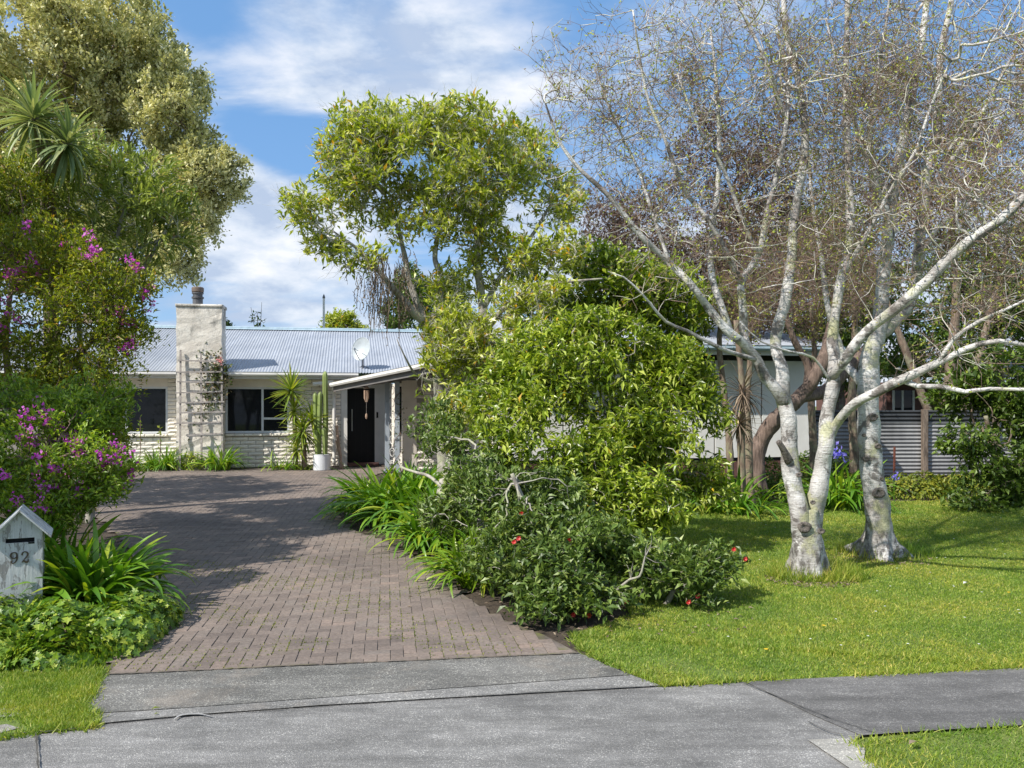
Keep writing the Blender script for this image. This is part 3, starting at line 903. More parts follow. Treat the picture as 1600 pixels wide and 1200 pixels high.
cl0, cl1 = ha(276, -.5), ha(347, -.5)
wr0, wr1 = ha(352), ha(452)
a_r = ha(533)
ZB, ZS, ZT, ZW = .82, .90, 2.08, 2.34
hbox('wall', M['mortar'], [((a_l, 0, 0), (a_r, .22, ZB)), ((a_l, 0, ZB), (wl0, .22, ZW)), ((wl1, 0, ZB), (wr0, .22, ZW)), ((wr1, 0, ZB), (a_r, .22, ZW))])
hbox('window_header', M['cream'], [((wl0, -.01, ZT + .03), (wl1, .2, ZW))])
hbox('window_header', M['cream'], [((wr0, -.01, ZT + .03), (wr1, .2, ZW))])
# split faced bricks
BL, BH = .39, .10
bvar = []
for s in range(5):
    g = np.random.default_rng(50 + s)
    nx, nz = 5, 3
    xs = np.linspace(0, 1, nx); zs = np.linspace(0, 1, nz)
    v, q = [], []
    for z in zs:
        for x in xs:
            edge = (x in (0, 1)) or (z in (0, 1))
            v.append((x * (BL - .014), -.004 - (0 if edge else .012 + g.random() * .012), z * (BH - .012)))
    for j in range(nz - 1):
        for i in range(nx - 1): q.append((j * nx + i, j * nx + i + 1, (j + 1) * nx + i + 1, (j + 1) * nx + i))
    n0 = len(v); L1, H1 = BL - .014, BH - .012
    v += [(0, .02, 0), (L1, .02, 0), (L1, .02, H1), (0, .02, H1)]
    q += [(n0, n0 + 1, nx - 1, 0), (nx * (nz - 1), nx * nz - 1, n0 + 2, n0 + 3), (n0, 0, nx * (nz - 1), n0 + 3), (nx - 1, n0 + 1, n0 + 2, nx * nz - 1)]
    me = raw_mesh('brick', v, None, q); me.materials.append(M['brick']); bvar.append(me)
def brick_zone(a0, a1, z0, z1, b=0.0, parent=house, stuff=None, row0=0):
    r = row0; z = z0
    while z < z1 - .02:
        h = min(BH, z1 - z)
        a = a0 - (.5 * BL if r % 2 else 0)
        while a < a1 - .02:
            s, e = max(a, a0), min(a + BL, a1)
            if e - s > .04:
                o = bpy.data.objects.new('brick', bvar[int(rng.integers(5))])
                o.location = tuple(rel(parent, H(s, b - .001 - rng.random() * .004, z + .004)))
                o.rotation_euler = (0, 0, TH)
                o.scale = ((e - s) / BL, 1, h / BH)
                link(o, parent)
            a += BL
        z += BH; r += 1
brick_zone(ha(150), cl0 + .0, 0, ZB)
brick_zone(cl1, a_r, 0, ZB)
brick_zone(wl1, cl0, ZB, ZW, row0=1)
brick_zone(wr1, a_r, ZB, ZW, row0=1)
# rounded sill course
def sillrow(a0, a1):
    a = a0
    while a < a1 - .05:
        e = min(a + .235, a1)
        mb = MB(); mb.bbox((a + .004, -.075, ZB), (e - .004, .06, ZS - .01), .02, H)
        mb.obj('sill_brick', M['brick'], house); a = e
sillrow(ha(150), wl1 + .0); sillrow(wr0, wr1)
def window(a0, a1, z0, z1, mull, rails, b=.03, hinge=None):
    """frame with mullions (a positions) and rails ((a0,a1,z))"""
    fw = .055
    bars = [((a0, b, z0), (a1, b + .06, z0 + fw)), ((a0, b, z1 - fw), (a1, b + .06, z1)), ((a0, b, z0 + fw), (a0 + fw, b + .06, z1 - fw)), ((a1 - fw, b, z0 + fw), (a1, b + .06, z1 - fw))]
    cols = [a0 + fw] + [m for m in mull] + [a1 - fw]
    for m in mull: bars.append(((m - fw / 2, b - .004, z0 + fw), (m + fw / 2, b + .056, z1 - fw)))
    for (p, q, z) in rails: bars.append(((p, b + .003, z - fw / 2), (q, b + .053, z + fw / 2)))
    fo = hbox('window', M['winframe'], bars)
    for i in range(len(cols) - 1):
        s = cols[i] + (fw / 2 if i else 0); e = cols[i + 1] - (fw / 2 if i < len(cols) - 2 else 0)
        rz = [z for (p, q, z) in rails if p < (s + e) / 2 < q]
        zz_ = [z0 + fw] + rz + [z1 - fw]
        for j in range(len(zz_) - 1):
            mb = MB(); mb.box((s - .01, b + .022, zz_[j] + (fw / 2 if j else 0)), (e + .01, b + .03, zz_[j + 1] - (fw / 2 if j < len(zz_) - 2 else 0)), H)
            pane = mb.obj('pane', M['glass'], house)
            mw = pane.matrix_basis.copy()
            pane.parent = fo
    return fo
ml = ha(197.5)
window(wl0, wl1, ZS, ZT + .03, [ml], [(wl0 + .05, ml - .02, hz(652, ml))])
mr = ha(410)
window(wr0, wr1, ZS, ZT + .03, [mr], [(mr + .02, wr1 - .05, hz(654, mr))])
# eave: soffit, fascia, gutter
ar_e = ha(560, -.45)
hbox('soffit', M['white'], [((a_l, -.42, ZW), (ar_e, .1, ZW + .02))])
hbox('fascia', M['fascia'], [((a_l, -.45, ZW - .03), (cl0, -.42, ZW + .12)), ((cl1, -.45, ZW - .03), (ar_e, -.42, ZW + .12))])
def gutter(p0, p1, r=.055, parent=house, m=None):
    mb = MB(); p0 = np.array(p0); p1 = np.array(p1)
    t = (p1 - p0) / np.linalg.norm(p1 - p0); s = np.cross(t, (0, 0, 1)); s /= np.linalg.norm(s)
    prof = [(-.055, .05), (-.05, -.04), (.03, -.05), (.055, -.01), (.05, .045), (.062, .055), (.045, .055), (.04, .0), (.02, -.035), (-.04, -.03), (-.045, .05)]
    v = [p0 + s * a + np.array([0, 0, b]) for a, b in prof] + [p1 + s * a + np.array([0, 0, b]) for a, b in prof]
    k = len(prof)
    mb.add(v, quads=[(i, (i + 1) % k, k + (i + 1) % k, k + i) for i in range(k)])
    return mb.obj('gutter', m or M['white'], parent)
gutter(H(a_l, -.51, ZW + .09), H(cl0, -.51, ZW + .09))
gutter(H(cl1, -.51, ZW + .09), H(ar_e, -.51, ZW + .09))
# corrugated roof
def corrugated(name, m, fr, L0, L1, w0, w1, pitch=.076, amp=.010, parent=house, nw=2, **kw):
    """fr(l, w, h): l across the corrugations, w along them"""
    k = int((L1 - L0) / pitch * 8)
    l = np.linspace(L0, L1, k)
    h = amp * np.cos(l / pitch * 2 * np.pi)
    ws = np.linspace(w0, w1, nw)
    v = np.array([fr(l[i], w_, h[i]) for w_ in ws for i in range(k)])
    i = np.arange(k - 1)[None, :]; j = np.arange(nw - 1)[:, None] * k
    q = np.stack([i + j, i + 1 + j, i + 1 + k + j, i + k + j], -1).reshape(-1, 4)
    mb = MB(); mb.add(v, quads=q)
    return mb.obj(name, m, parent, smooth=True, **kw)
RB, RZ0, RZ1 = 4.7, ZW + .14, 4.03
def rf(l, w_, h):
    t = (w_ + .55) / (RB + .55)
    return H(l, w_, RZ0 + (RZ1 - RZ0) * t + h)
sheets = np.arange(a_l, ha(760, RB), .76)
for s0 in sheets:
    corrugated('roof_sheet', M['roof'], rf, s0, s0 + .76 + .03, -.55, RB)
def rb(l, w_, h):
    t = (w_ - RB) / (RB + .55)
    return H(l, w_, RZ1 - (RZ1 - RZ0) * t + h)
corrugated('roof_back', M['roof'], rb, a_l, ha(760, RB), RB, 2 * RB + .55)
mb = MB(); ae = ha(760, RB)
for s in (-1, 1):
    mb.hexa([H(a_l, RB + (0 if s > 0 else -.16), RZ1 + (.035 if s > 0 else -.02)), H(ae, RB + (0 if s > 0 else -.16), RZ1 + (.035 if s > 0 else -.02)), H(ae, RB + (.16 if s > 0 else 0), RZ1 + (-.02 if s > 0 else .035)), H(a_l, RB + (.16 if s > 0 else 0), RZ1 + (-.02 if s > 0 else .035)),
             H(a_l, RB + (0 if s > 0 else -.16), RZ1 + (.05 if s > 0 else -.005)), H(ae, RB + (0 if s > 0 else -.16), RZ1 + (.05 if s > 0 else -.005)), H(ae, RB + (.16 if s > 0 else 0), RZ1 + (-.005 if s > 0 else .05)), H(a_l, RB + (.16 if s > 0 else 0), RZ1 + (-.005 if s > 0 else .05))])
mb.tube([H(a_l, RB, RZ1 + .05), H(ae, RB, RZ1 + .05)], .035, 8)
mb.obj('ridge_cap', M['ridge'], house)
# body behind, gable infill
hbox('wall', M['cream'], [((a_l, .22, 0), (a_r - .02, 9.2, ZW)), ])
mb = MB()
mb.add([H(a_l + .01, 0, ZW), H(a_l + .01, 9.4, ZW), H(a_l + .01, RB, RZ1 - .06)], tris=[(0, 1, 2)])
mb.obj('gable', M['cream'], house)
# chimney
ct = hz(479, cl0, -.5)
mb = MB()
def chim(a, b, z):
    return H(a, b, z)
nz_ = 30
lev = np.linspace(0, ct, nz_)
ring = []
for z in lev:
    for (a, b) in ((cl0, -.55), ((cl0 * 2 + cl1) / 3, -.55), ((cl0 + 2 * cl1) / 3, -.55), (cl1, -.55), (cl1, -.1), (cl1, .15), (cl0, .15), (cl0, -.1)):
        j = .006 * rng.normal(size=2)
        ring.append(H(a + j[0], b + j[1], z))
k = 8
qs = [(r * k + i, r * k + (i + 1) % k, (r + 1) * k + (i + 1) % k, (r + 1) * k + i) for r in range(nz_ - 1) for i in range(k)]
mb.add(ring, quads=qs); mb.poly(ring[-8:])
chimney = mb.obj('chimney', M['plaster'], house)
mb = MB(); mb.bbox((cl0 - .025, -.58, ct), (cl1 + .025, .18, ct + .07), .02, H); mb.obj('chimney_cap', M['plaster'], house)
fa = ha(309, -.2); fc = H(fa, -.2, 0)
mb = MB(); mb.lathe([(.0, ct + .06), (.125, ct + .06), (.125, ct + .24), (.15, ct + .25), (.15, ct + .29), (.12, ct + .30), (.12, ct + .36), (.145, ct + .37), (.145, ct + .40), (0, ct + .40)], fc, 20)
mb.obj('flue', M['darkmetal'], house, smooth=False)
mb = MB(); mb.lathe([(.0, ct + .41), (.14, ct + .41), (.15, ct + .43), (.15, ct + .52), (.13, ct + .54), (0, ct + .545)], fc, 20)
mb.obj('flue_cap', M['copper'], house)
# porch: return wall, door
bd = .55
hbox('wall', M['white'], [((a_r, -.02, 0), (ha(542.5), .2, 2.2)), ((ha(538), .2, 0), (ha(542.5), bd + .1, 2.2)), ((ha(585.5, bd), bd, 0.0), (ha(612, bd), bd + .1, 2.25)), ((ha(542.5), bd, 2.10), (ha(585.5, bd), bd + .1, 2.35))])
d0, d1 = ha(544, bd), ha(585.5, bd)
hbox('door_step', M['redbrick'], [((d0 - .05, .0, .0), (d1 + .1, bd + .05, .06))])
df = hbox('door_frame', M['black'], [((d0 - .03, bd + .01, .06), (d0, bd + .08, 2.10)), ((d1 - .03, bd + .01, .06), (d1, bd + .08, 2.10)), ((d0, bd + .01, 2.06), (d1 - .03, bd + .08, 2.10))])
door = hbox('door', M['door'], [((d0, bd + .03, .06), (d1 - .03, bd + .07, 2.06))])
mb = MB(); hx = ha(550, bd)
mb.tube([H(hx, bd - .03, .62 + .3), H(hx, bd - .03, 1.52)], .014, 10)
for z in (1.0, 1.42): mb.tube([H(hx, bd - .03, z), H(hx, bd + .04, z)], .009, 8)
mb.obj('handle', M['steel'], house).parent = door
hbox('door_panel_groove', M['black'], [((d0 + .02 + i * .17, bd + .026, .1), (d0 + .026 + i * .17, bd + .03, 2.02)) for i in range(1, 4)])
hbox('doorbell', M['black'], [((ha(588, bd), bd - .02, 1.28), (ha(591, bd), bd, 1.44))])
hbox('entrance_lamp', M['black'], [((ha(562, bd), bd - .06, 2.13), (ha(571, bd), bd, 2.2))])
# small gutter and downpipe at the corner
gutter(H(ha(489, -.3), -.36, ZW - .16), H(ha(521, -.3), -.36, ZW - .10))
dp = ha(522, -.1)
mb = MB(); mb.tube(smooth_path([H(dp + .02, -.42, 2.14), H(dp + .02, -.40, 2.04), H(dp, -.14, 1.96), H(dp, -.11, 1.8), H(dp, -.11, .05)], [.045] * 5, .1)[0], .045, 12)
mb.obj('downpipe', M['white'], house, smooth=True)
hbox('downpipe_bracket', M['white'], [((dp - .06, -.07, z), (dp + .06, -.04, z + .03)) for z in (.5, 1.4)])
# porch canopy rising towards the street
A = np.array([-4.50, 21.0, 2.12]); B = np.array([-.24, 15.7, 2.64])
Bq = np.array([3.0, 17.4, 2.75]); Aq = np.array([-1.2, 22.6, 2.62])
def can(s, t, h):
    p = A * (1 - s) * (1 - t) + B * s * (1 - t) + Aq * (1 - s) * t + Bq * s * t
    return p + np.array([0, 0, h])
Lc = np.linalg.norm(B - A)
corrugated('canopy_sheet', M['roof'], lambda l, w_, h: can(l / Lc, w_, h + .03), 0, Lc, -.02, 1.0)
mb = MB(); mb.hexa([can(0, .0, -.02), can(1, .0, -.02), can(1, 1, -.02), can(0, 1, -.02), can(0, 0, .01), can(1, 0, .01), can(1, 1, .01), can(0, 1, .01)])
mb.obj('porch_ceiling', M['soffit'], house)
dn = np.cross((B - A) / Lc, (0, 0, 1)); dn /= np.linalg.norm(dn)
if dn[1] > 0: dn = -dn
mb = MB(); z_ = np.array([0, 0, 1.])
mb.hexa([A + dn * .02 - z_ * .15, B + dn * .02 - z_ * .15, B - z_ * .15, A - z_ * .15, A + dn * .02 + z_ * .02, B + dn * .02 + z_ * .02, B + z_ * .02, A + z_ * .02])
mb.obj('fascia', M['soffit'], house)
gutter(A + dn * .08 + z_ * .02, B + dn * .08 + z_ * .02)
for i in range(1, 9):   # rafters under the canopy
    s = i / 9
    mb = MB(); p0, p1 = can(s, .01, -.02), can(s, .95, -.02); e = (B - A) / Lc * .025
    mb.hexa([p0 - e - z_ * .1, p0 + e - z_ * .1, p1 + e - z_ * .1, p1 - e - z_ * .1, p0 - e, p0 + e, p1 + e, p1 - e])
    mb.obj('rafter', M['soffit'], house)
# porch posts with scrolled iron between
def porch_post(px, Y):
    c = P(px, 700)[:2] * 0; x = (px - 800) / F * Y
    top = 2.2
    mb = MB(); hw = .055
    def fr(a, b, z): return np.array([x, Y, 0]) + a * hu + b * hv + np.array([0, 0, z])
    mb.box((-hw, -hw, 0), (hw, hw, top), fr)
    mb.obj('porch_post', M['greyblue'], house)
    mb = MB(); mb.box((-hw - .02, -hw - .02, 0), (hw + .02, hw + .02, .06), fr); mb.obj('post_foot', M['greyblue'], house)
porch_post(605, 20.3); porch_post(620.5, 20.0)
mb = MB()
c0 = np.array([(605 - 800) / F * 20.3, 20.3, 0]); c1 = np.array([(620.5 - 800) / F * 20.0, 20.0, 0])
for r in range(7):
    zc = .18 + r * .3
    an = np.linspace(0, 2.6 * np.pi, 20)
    for sgn in (1, -1):
        t = .5 + sgn * .30 * np.cos(an) * (1 - an / 14)
        zr = zc + .12 * np.sin(an) * (1 - an / 14) * 1.1
        pts = c0[None] * (1 - t[:, None]) + c1[None] * t[:, None]; pts[:, 2] = zr
        mb.tube(pts, .004, 5)
mb.obj('iron_scroll', M['white'], house)
# walls under the canopy
def wbox(name, m, p0, p1, th, z0, z1, parent=house, z1b=None):
    p0 = np.array([p0[0], p0[1], 0.]); p1 = np.array([p1[0], p1[1], 0.])
    t = (p1 - p0) / np.linalg.norm(p1 - p0); s = np.array([-t[1], t[0], 0]) * th
    mb = MB(); k0, k1 = np.array([0, 0, z0]), np.array([0, 0, z1]); k2 = np.array([0, 0, z1b if z1b else z1])
    mb.hexa([p0 + k0, p1 + k0, p1 + s + k0, p0 + s + k0, p0 + k1, p1 + k2, p1 + s + k2, p0 + s + k1])
    return mb.obj(name, m, parent)
def gx(px, Y): return ((px - 800) / F * Y, Y)
wbox('wall', M['cream'], gx(612, 22.2), gx(629, 21.4), .1, 0, 2.2)
wbox('window', M['glass'], gx(617, 20.9), gx(629, 20.9), .05, .9, 2.1)
wbox('wall', M['cream'], gx(629, 20.6), gx(651, 20.7), .15, 0, 2.25)
wbox('wall', M['mortar'], gx(651, 20.72), gx(735, 20.9), .15, 0, 2.4)
for r in range(22):
    z = r * .1
    x0, x1 = gx(651, 20.72)[0], gx(735, 20.9)[0]
    a = x0 + (.19 if r % 2 else 0)
    while a < x1 - .1:
        if (EYE - z) > -1:
            o = bpy.data.objects.new('brick', bvar[int(rng.integers(5))])
            Yb = 20.72 + (a - x0) / (x1 - x0) * .18
            o.location = tuple(rel(house, (a, Yb - .004, z + .004))); o.rotation_euler = (0, 0, math.atan2(.18, x1 - x0))
            if a + .39 > x1: o.scale = ((x1 - a) / .39, 1, 1)
            if abs((a - x0)) < .55: link(o, house)
        a += .39

# wind chime under the canopy
x, Y = gx(572.5, 19.9)
wc = thing('wind_chime', 'pale wooden wind chime hanging under the porch canopy before the dark door', 'wind chime', (x, Y, 1.3))
mb = MB(); mb.tube([(x, Y, 2.2), (x, Y, 2.08)], .004, 5); mb.tube([(x, Y, 1.85), (x, Y, 1.4)], .003, 4); mb.obj('cord', M['timber'], wc)
mb = MB(); mb.lathe([(0, 2.09), (.03, 2.085), (.065, 2.05), (.07, 2.03), (0, 2.03)], (x, Y, 0), 14); mb.obj('top_cap', M['bamboo'], wc)
for i in range(6):
    an = i * 1.047; l = .2 + .04 * (i % 3)
    mb = MB(); q_ = (x + .05 * math.cos(an), Y + .05 * math.sin(an))
    mb.tube([(q_[0], q_[1], 1.99), (q_[0], q_[1], 1.99 - l)], .013, 8); mb.obj('chime_tube', M['bamboo'], wc)
mb = MB(); mb.lathe([(0, 1.44), (.022, 1.42), (.03, 1.36), (.018, 1.31), (0, 1.30)], (x, Y, 0), 10); mb.obj('sail', M['bamboo'], wc)

# satellite dish on the roof
dc = I(564, 545, 22.2)
ds = thing('satellite_dish', 'round grey satellite dish on a bent mast above the porch roof', 'satellite dish', I(567, 585, 22.3))
mb = MB()
nd = norm(np.array([[-.35, -.9, .25]]))[0]; e1 = norm(np.cross(nd, [0, 0, 1])[None])[0]; e2 = np.cross(e1, nd)
v, q = [dc - nd * .07], []
R = 5; Sg = 28
for r in range(1, R + 1):
    for s in range(Sg):
        an = s / Sg * 2 * np.pi; rr = r / R
        v.append(dc + e1 * .27 * rr * math.cos(an) + e2 * .32 * rr * math.sin(an) - nd * .07 * (1 - rr * rr))
t = [(0, 1 + s, 1 + (s + 1) % Sg) for s in range(Sg)]
for r in range(R - 1):
    for s in range(Sg): q.append((1 + r * Sg + s, 1 + (r + 1) * Sg + s, 1 + (r + 1) * Sg + (s + 1) % Sg, 1 + r * Sg + (s + 1) % Sg))
mb.add(v, tris=t, quads=q)
rim = [dc + e1 * .272 * math.cos(a) + e2 * .322 * math.sin(a) for a in np.linspace(0, 2 * np.pi, 30)]
mb.tube(rim, .008, 6)
mb.obj('dish', M['dish'], ds, smooth=True)
mb = MB(); fp = dc + nd * .34 - e2 * .1
mb.tube([dc - e2 * .3, fp], .010, 6); mb.tube([dc - e1 * .2 - e2 * .2, fp], .006, 6)
mb.obj('feed_arm', M['darkmetal'], ds)
mb = MB(); mb.tube([fp - nd * .05, fp + nd * .03], [.03, .02], 10); mb.obj('feed_horn', M['dish'], ds)
mb = MB(); bp_ = I(567, 584, 22.3)
mb.tube(smooth_path([dc - nd * .09, dc - nd * .14 - e2 * .15, bp_ + np.array([0, 0, .25]), bp_ - np.array([0, 0, .05])], [.02] * 4, .05)[0], .02, 8)
mb.tube([bp_ + np.array([0, 0, .22]), bp_ + np.array([.5, .2, -.02])], .010, 6); mb.tube([bp_ + np.array([0, 0, .22]), bp_ + np.array([-.35, .35, .06])], .010, 6)
mb.obj('mast', M['darkmetal'], ds)
# flag pole behind the roof
x, Y = gx(506, 34)
fp_ = thing('flag_pole', 'thin white pole rising above the roof ridge beside the distant tree', 'pole', (x, Y, 0))
mb = MB(); mb.tube([(x, Y, 0), (x, Y, EYE + (HZ - 466) / F * 34)], [.06, .045], 10); mb.obj('pole', M['white'], fp_)
mb = MB(); zt = EYE + (HZ - 466) / F * 34; mb.lathe([(0, zt + .18), (.03, zt + .12), (.06, zt + .04), (.05, zt)], (x, Y, 0), 10); mb.obj('finial', M['darkmetal'], fp_)

# trellis in front of the chimney
tb = -.72
def trel(px): return ha(px, tb)
tr = thing('trellis', 'weathered grey timber trellis leaning against the chimney', 'trellis', H(trel(312), tb, 0))
for i, (p0, p1) in enumerate(((281, 281), (313, 315), (345.5, 347))):
    zt = hz(548 if i == 0 else 553 if i == 1 else 552, 0, tb)
    mb = MB(); mb.hexa([H(trel(p1) + s * .022, tb + b, 0) for s, b in ((-1, 0), (1, 0), (1, .03), (-1, .03))] + [H(trel(p0) + s * .022, tb + b + .08, zt) for s, b in ((-1, 0), (1, 0), (1, .03), (-1, .03))])
    mb.obj('post', M['timber'], tr)
for i, py in enumerate((565, 582, 597.5, 613, 628.5, 644, 660, 678)):
    z = hz(py, 0, tb); off = .08 * z / 3
    s = .03 * rng.normal(); x0 = trel(279) - .03 + s; x1 = trel(349) + s
    if py == 678: x0 = trel(293)
    mb = MB(); d = .02 * rng.normal()
    mb.hexa([H(x0, tb + off - .022, z - .018 + d), H(x1, tb + off - .022, z - .018 - d), H(x1, tb + off - .002, z - .018 - d), H(x0, tb + off - .002, z - .018 + d),
             H(x0, tb + off - .022, z + .018 + d), H(x1, tb + off - .022, z + .018 - d), H(x1, tb + off - .002, z + .018 - d), H(x0, tb + off - .002, z + .018 + d)])
    mb.obj('slat', M['timber'], tr)
# driftwood pole, timber block
p0 = np.array([*gx(532, 21.2), 0]); p1 = np.array([*gx(526, 21.75), 1.1])
dw = MB(); dw.tube(smooth_path([p0, p0 * .7 + p1 * .3 + [.03, 0, 0], p0 * .3 + p1 * .7, p1], [.045, .04, .04, .03], .06)[0], .035, 8)
dw.tube([p0 + [.06, .02, 0], p1 + [-.02, .02, -.4]], [.03, .02], 7)
dw.obj('driftwood_pole', M['bamboo'], smooth=True, label='rough brown driftwood poles leaning on the corner beside the downpipe', cat='pole')
c = P(268, 730); mb = MB()
mb.bbox((-.22, -.1, .03), (.22, .1, .11), .015, lambda a, b, z: c + a * hu + b * hv + np.array([0, 0, z]))
tb_ = thing('timber_trough', 'small grey timber trough lying at the edge of the chimney bed', 'trough', c)
mb.obj('box', M['timber'], tb_)
mb = MB(); mb.box((-.17, -.06, 0), (.17, .06, .03), lambda a, b, z: c + a * hu + b * hv + np.array([0, 0, z])); mb.obj('foot', M['black'], tb_)

# cactus in a white pot
pc = np.array([*gx(503, 20.9), 0])
pot = MB(); pot.lathe([(0, 0), (.205, 0), (.212, .02), (.222, .385), (.226, .40), (.215, .405), (.205, .395), (.205, .34), (0, .34)], pc, 32)
pot.obj('plant_pot', M['pot'], smooth=False, label='round white glazed pot holding the cactus by the front door', cat='pot')
cz = lambda py: EYE - (py - HZ) / F * 20.9
cx = lambda px: (px - 800) / F * 20.9
cac = thing('cactus', 'tall ribbed green column cactus with several upright arms in the white pot', 'cactus', pc + np.array([0, 0, .3]))
def rib(p, r, name='stem'):
    p, rr = smooth_path(p, r, .04)
    def sq(ring, c_, r_):
        d = ring - c_[:, None, :]
        an = np.arange(ring.shape[1]) / ring.shape[1] * 2 * np.pi
        return c_[:, None, :] + d * (1 + .13 * np.cos(an * 7))[None, :, None]
    k = len(p); u_ = np.linspace(0, 1, k)
    rr = rr * np.sqrt(np.clip(1 - ((u_ - .93) / .07).clip(0, 1) ** 2, .03, 1))
    mb = MB(); mb.tube(p, rr, 28, True, sq); mb.obj(name, M['cactus'], cac, smooth=True)
rib([(cx(508), 20.9, .3), (cx(508.5), 20.92, 1.2), (cx(508), 20.9, cz(580))], [.055, .065, .062])
rib([(cx(500), 20.85, .3), (cx(499.5), 20.85, 1.0), (cx(501), 20.85, cz(612))], [.05, .058, .052])
rib([(cx(497), 20.95, .3), (cx(494), 20.9, .9), (cx(492.5), 20.9, cz(613))], [.045, .058, .055])
rib([(cx(509), 20.8, .3), (cx(509), 20.78, .7), (cx(507.5), 20.78, cz(668))], [.05, .055, .05])
rib([(cx(497.5), 20.8, .3), (cx(497), 20.78, .6), (cx(496), 20.78, cz(672))], [.045, .05, .045])

# wing on the right: pale panelled wall on a red brick base
YW = 16.3
wing = thing('house_wing', 'front wing of the house with pale panelled wall over a dark red brick base', 'house', (3, YW, 0))
def WG(a, b, z):
    return np.array([0, YW, 0]) + a * hu * 1.0 + b * hv + np.array([0, 0, z])
def wa(px, b=0.0):
    k = (px - 800) / F; o = np.array([0, YW, 0]) + b * hv
    return (k * o[1] - o[0]) / (hu[0] - k * hu[1])
w0, w1 = wa(792), wa(1266)
def gbox(name, m, bs):
    mb = MB()
    for a, b in bs: mb.box(a, b, WG)
    return mb.obj(name, m, wing)
gbox('wall', M['black'], [((w0, .03, .5), (w1, .3, 2.72))])
joints = [w0] + [wa(p) for p in (880, 960, 1040, 1116.5, 1190)] + [w1]
for i in range(len(joints) - 1):
    mb = MB(); mb.bbox((joints[i] + .012, 0, .55), (joints[i + 1] - .012, .028, 2.56), .004, WG); mb.obj('panel', M['panel'], wing)
gbox('brick_base', M['redbrick'], [((w0, .04, 0), (w1, .3, .49))])
gbox('wall', M['panel'], [((w0, .3, 0), (w1, 4.5, 2.7))])
gbox('soffit', M['soffit'], [((w0 - .3, -.5, 2.68), (w1 + .4, .3, 2.70))])
gbox('fascia', M['fascia'], [((w0 - .3, -.53, 2.64), (w1 + .4, -.50, 2.80))])
gutter(WG(w0 - .3, -.59, 2.78), WG(w1 + .4, -.59, 2.78), parent=wing, m=M['ridge'])
corrugated('roof_sheet', M['roof'], lambda l, w_, h: WG(l, w_, 2.82 + (w_ + .6) * .20 + h), w0 - .3, w1 + .4, -.6, 3.6, parent=wing)
corrugated('roof_sheet', M['roof'], lambda l, w_, h: WG(l, w_, 3.66 - (w_ - 3.6) * .20 + h), w0 - .3, w1 + .4, 3.6, 7, parent=wing)

e0 = WG(w0, .3, 0)
wbox('wall', M['cream'], (e0[0] + .02, e0[1]), gx(735, 20.9), .1, 0, 2.5)
# corrugated fence on the right, horizontal sheets in two tones
YF = 18.6
def FG(a, b, z): return np.array([6.6, YF, 0]) + a * np.array([math.cos(.05), math.sin(.05), 0]) + b * np.array([-math.sin(.05), math.cos(.05), 0]) + np.array([0, 0, z])
fen = thing('iron_fence', 'corrugated iron fence of horizontal sheets with timber posts behind the lawn', 'fence', FG(0, 0, 0))
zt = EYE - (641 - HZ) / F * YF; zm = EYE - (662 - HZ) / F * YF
for i in range(6):
    a0 = -.6 + i * 2.35
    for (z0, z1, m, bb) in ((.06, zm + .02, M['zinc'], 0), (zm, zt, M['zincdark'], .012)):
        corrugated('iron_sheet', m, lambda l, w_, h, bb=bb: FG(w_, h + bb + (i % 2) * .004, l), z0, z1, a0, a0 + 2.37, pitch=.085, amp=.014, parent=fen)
for px in (1345, 1447, 1562, 1680):
    a = (px - 800) / F * YF - 6.6
    mb = MB(); mb.bbox((a - .06, -.12, 0), (a + .06, -.02, zt + .02), .008, FG); mb.obj('post', M['post'], fen)
rust = simple('rusty_stake', (.16, .05, .03), .8, .3, 9, .2, 30)
mb = MB(); a = P(1397, 745); a = np.array([(1397 - 800) / F * 17.5, 17.5, 0]); mb.tube([a, a + [0.01, 0, EYE - (698 - HZ) / F * 17.5]], .025, 6); mb.obj('garden_stake', rust, label='short rusty red stake standing before the iron fence', cat='stake')
# neighbour's house
YN = 26.0
nb = thing('neighbour_house', 'dark red brick house with white verandah post beyond the iron fence', 'house', (14, YN, 0))
def NG(a, b, z): return np.array([a, YN + b, z])
def nx(px): return (px - 800) / F * YN
def nbox(name, m, bs, parent=nb):
    mb = MB()
    for a, b in bs: mb.box(a, b, NG)
    return mb.obj(name, m, parent)
def nzz(py): return EYE - (py - HZ) / F * YN
nbox('wall', M['redbrick'], [((nx(1385), .0, 0), (nx(1900), 6, nzz(597)))])
nbox('fascia', M['fascia'], [((nx(1370), -1.3, nzz(590)), (nx(1900), -1.25, nzz(582)))])
nbox('soffit', M['soffit'], [((nx(1370), -1.25, nzz(590)), (nx(1900), 0, nzz(588)))])
nbox('verandah_post', M['white'], [((nx(1471), -1.2, 0), (nx(1478), -1.08, nzz(590)))])
nbox('rail', M['white'], [((nx(1450), -1.15, nzz(618)), (nx(1471), -1.12, nzz(616))), ((nx(1478), -1.15, nzz(618)), (nx(1560), -1.12, nzz(616)))])
wn = nbox('window', M['white'], [((nx(1394), -.05, nzz(650)), (nx(1397), -.005, nzz(610))), ((nx(1408), -.05, nzz(650)), (nx(1411), -.005, nzz(610))), ((nx(1425), -.05, nzz(650)), (nx(1428), -.005, nzz(610)))])
nbox('pane', M['glass'], [((nx(1397), -.02, nzz(650)), (nx(1425), -.006, nzz(610)))])
corrugated('roof_sheet', M['roof'], lambda l, w_, h: NG(l, w_, nzz(580) + (w_ + 1.4) * .3 + h), nx(1370), nx(1900), -1.4, 3, parent=nb)
corrugated('roof_sheet', M['roof'], lambda l, w_, h: NG(l, w_, nzz(580) + 1.32 - (w_ - 3) * .3 + h), nx(1370), nx(1900), 3, 7, parent=nb)

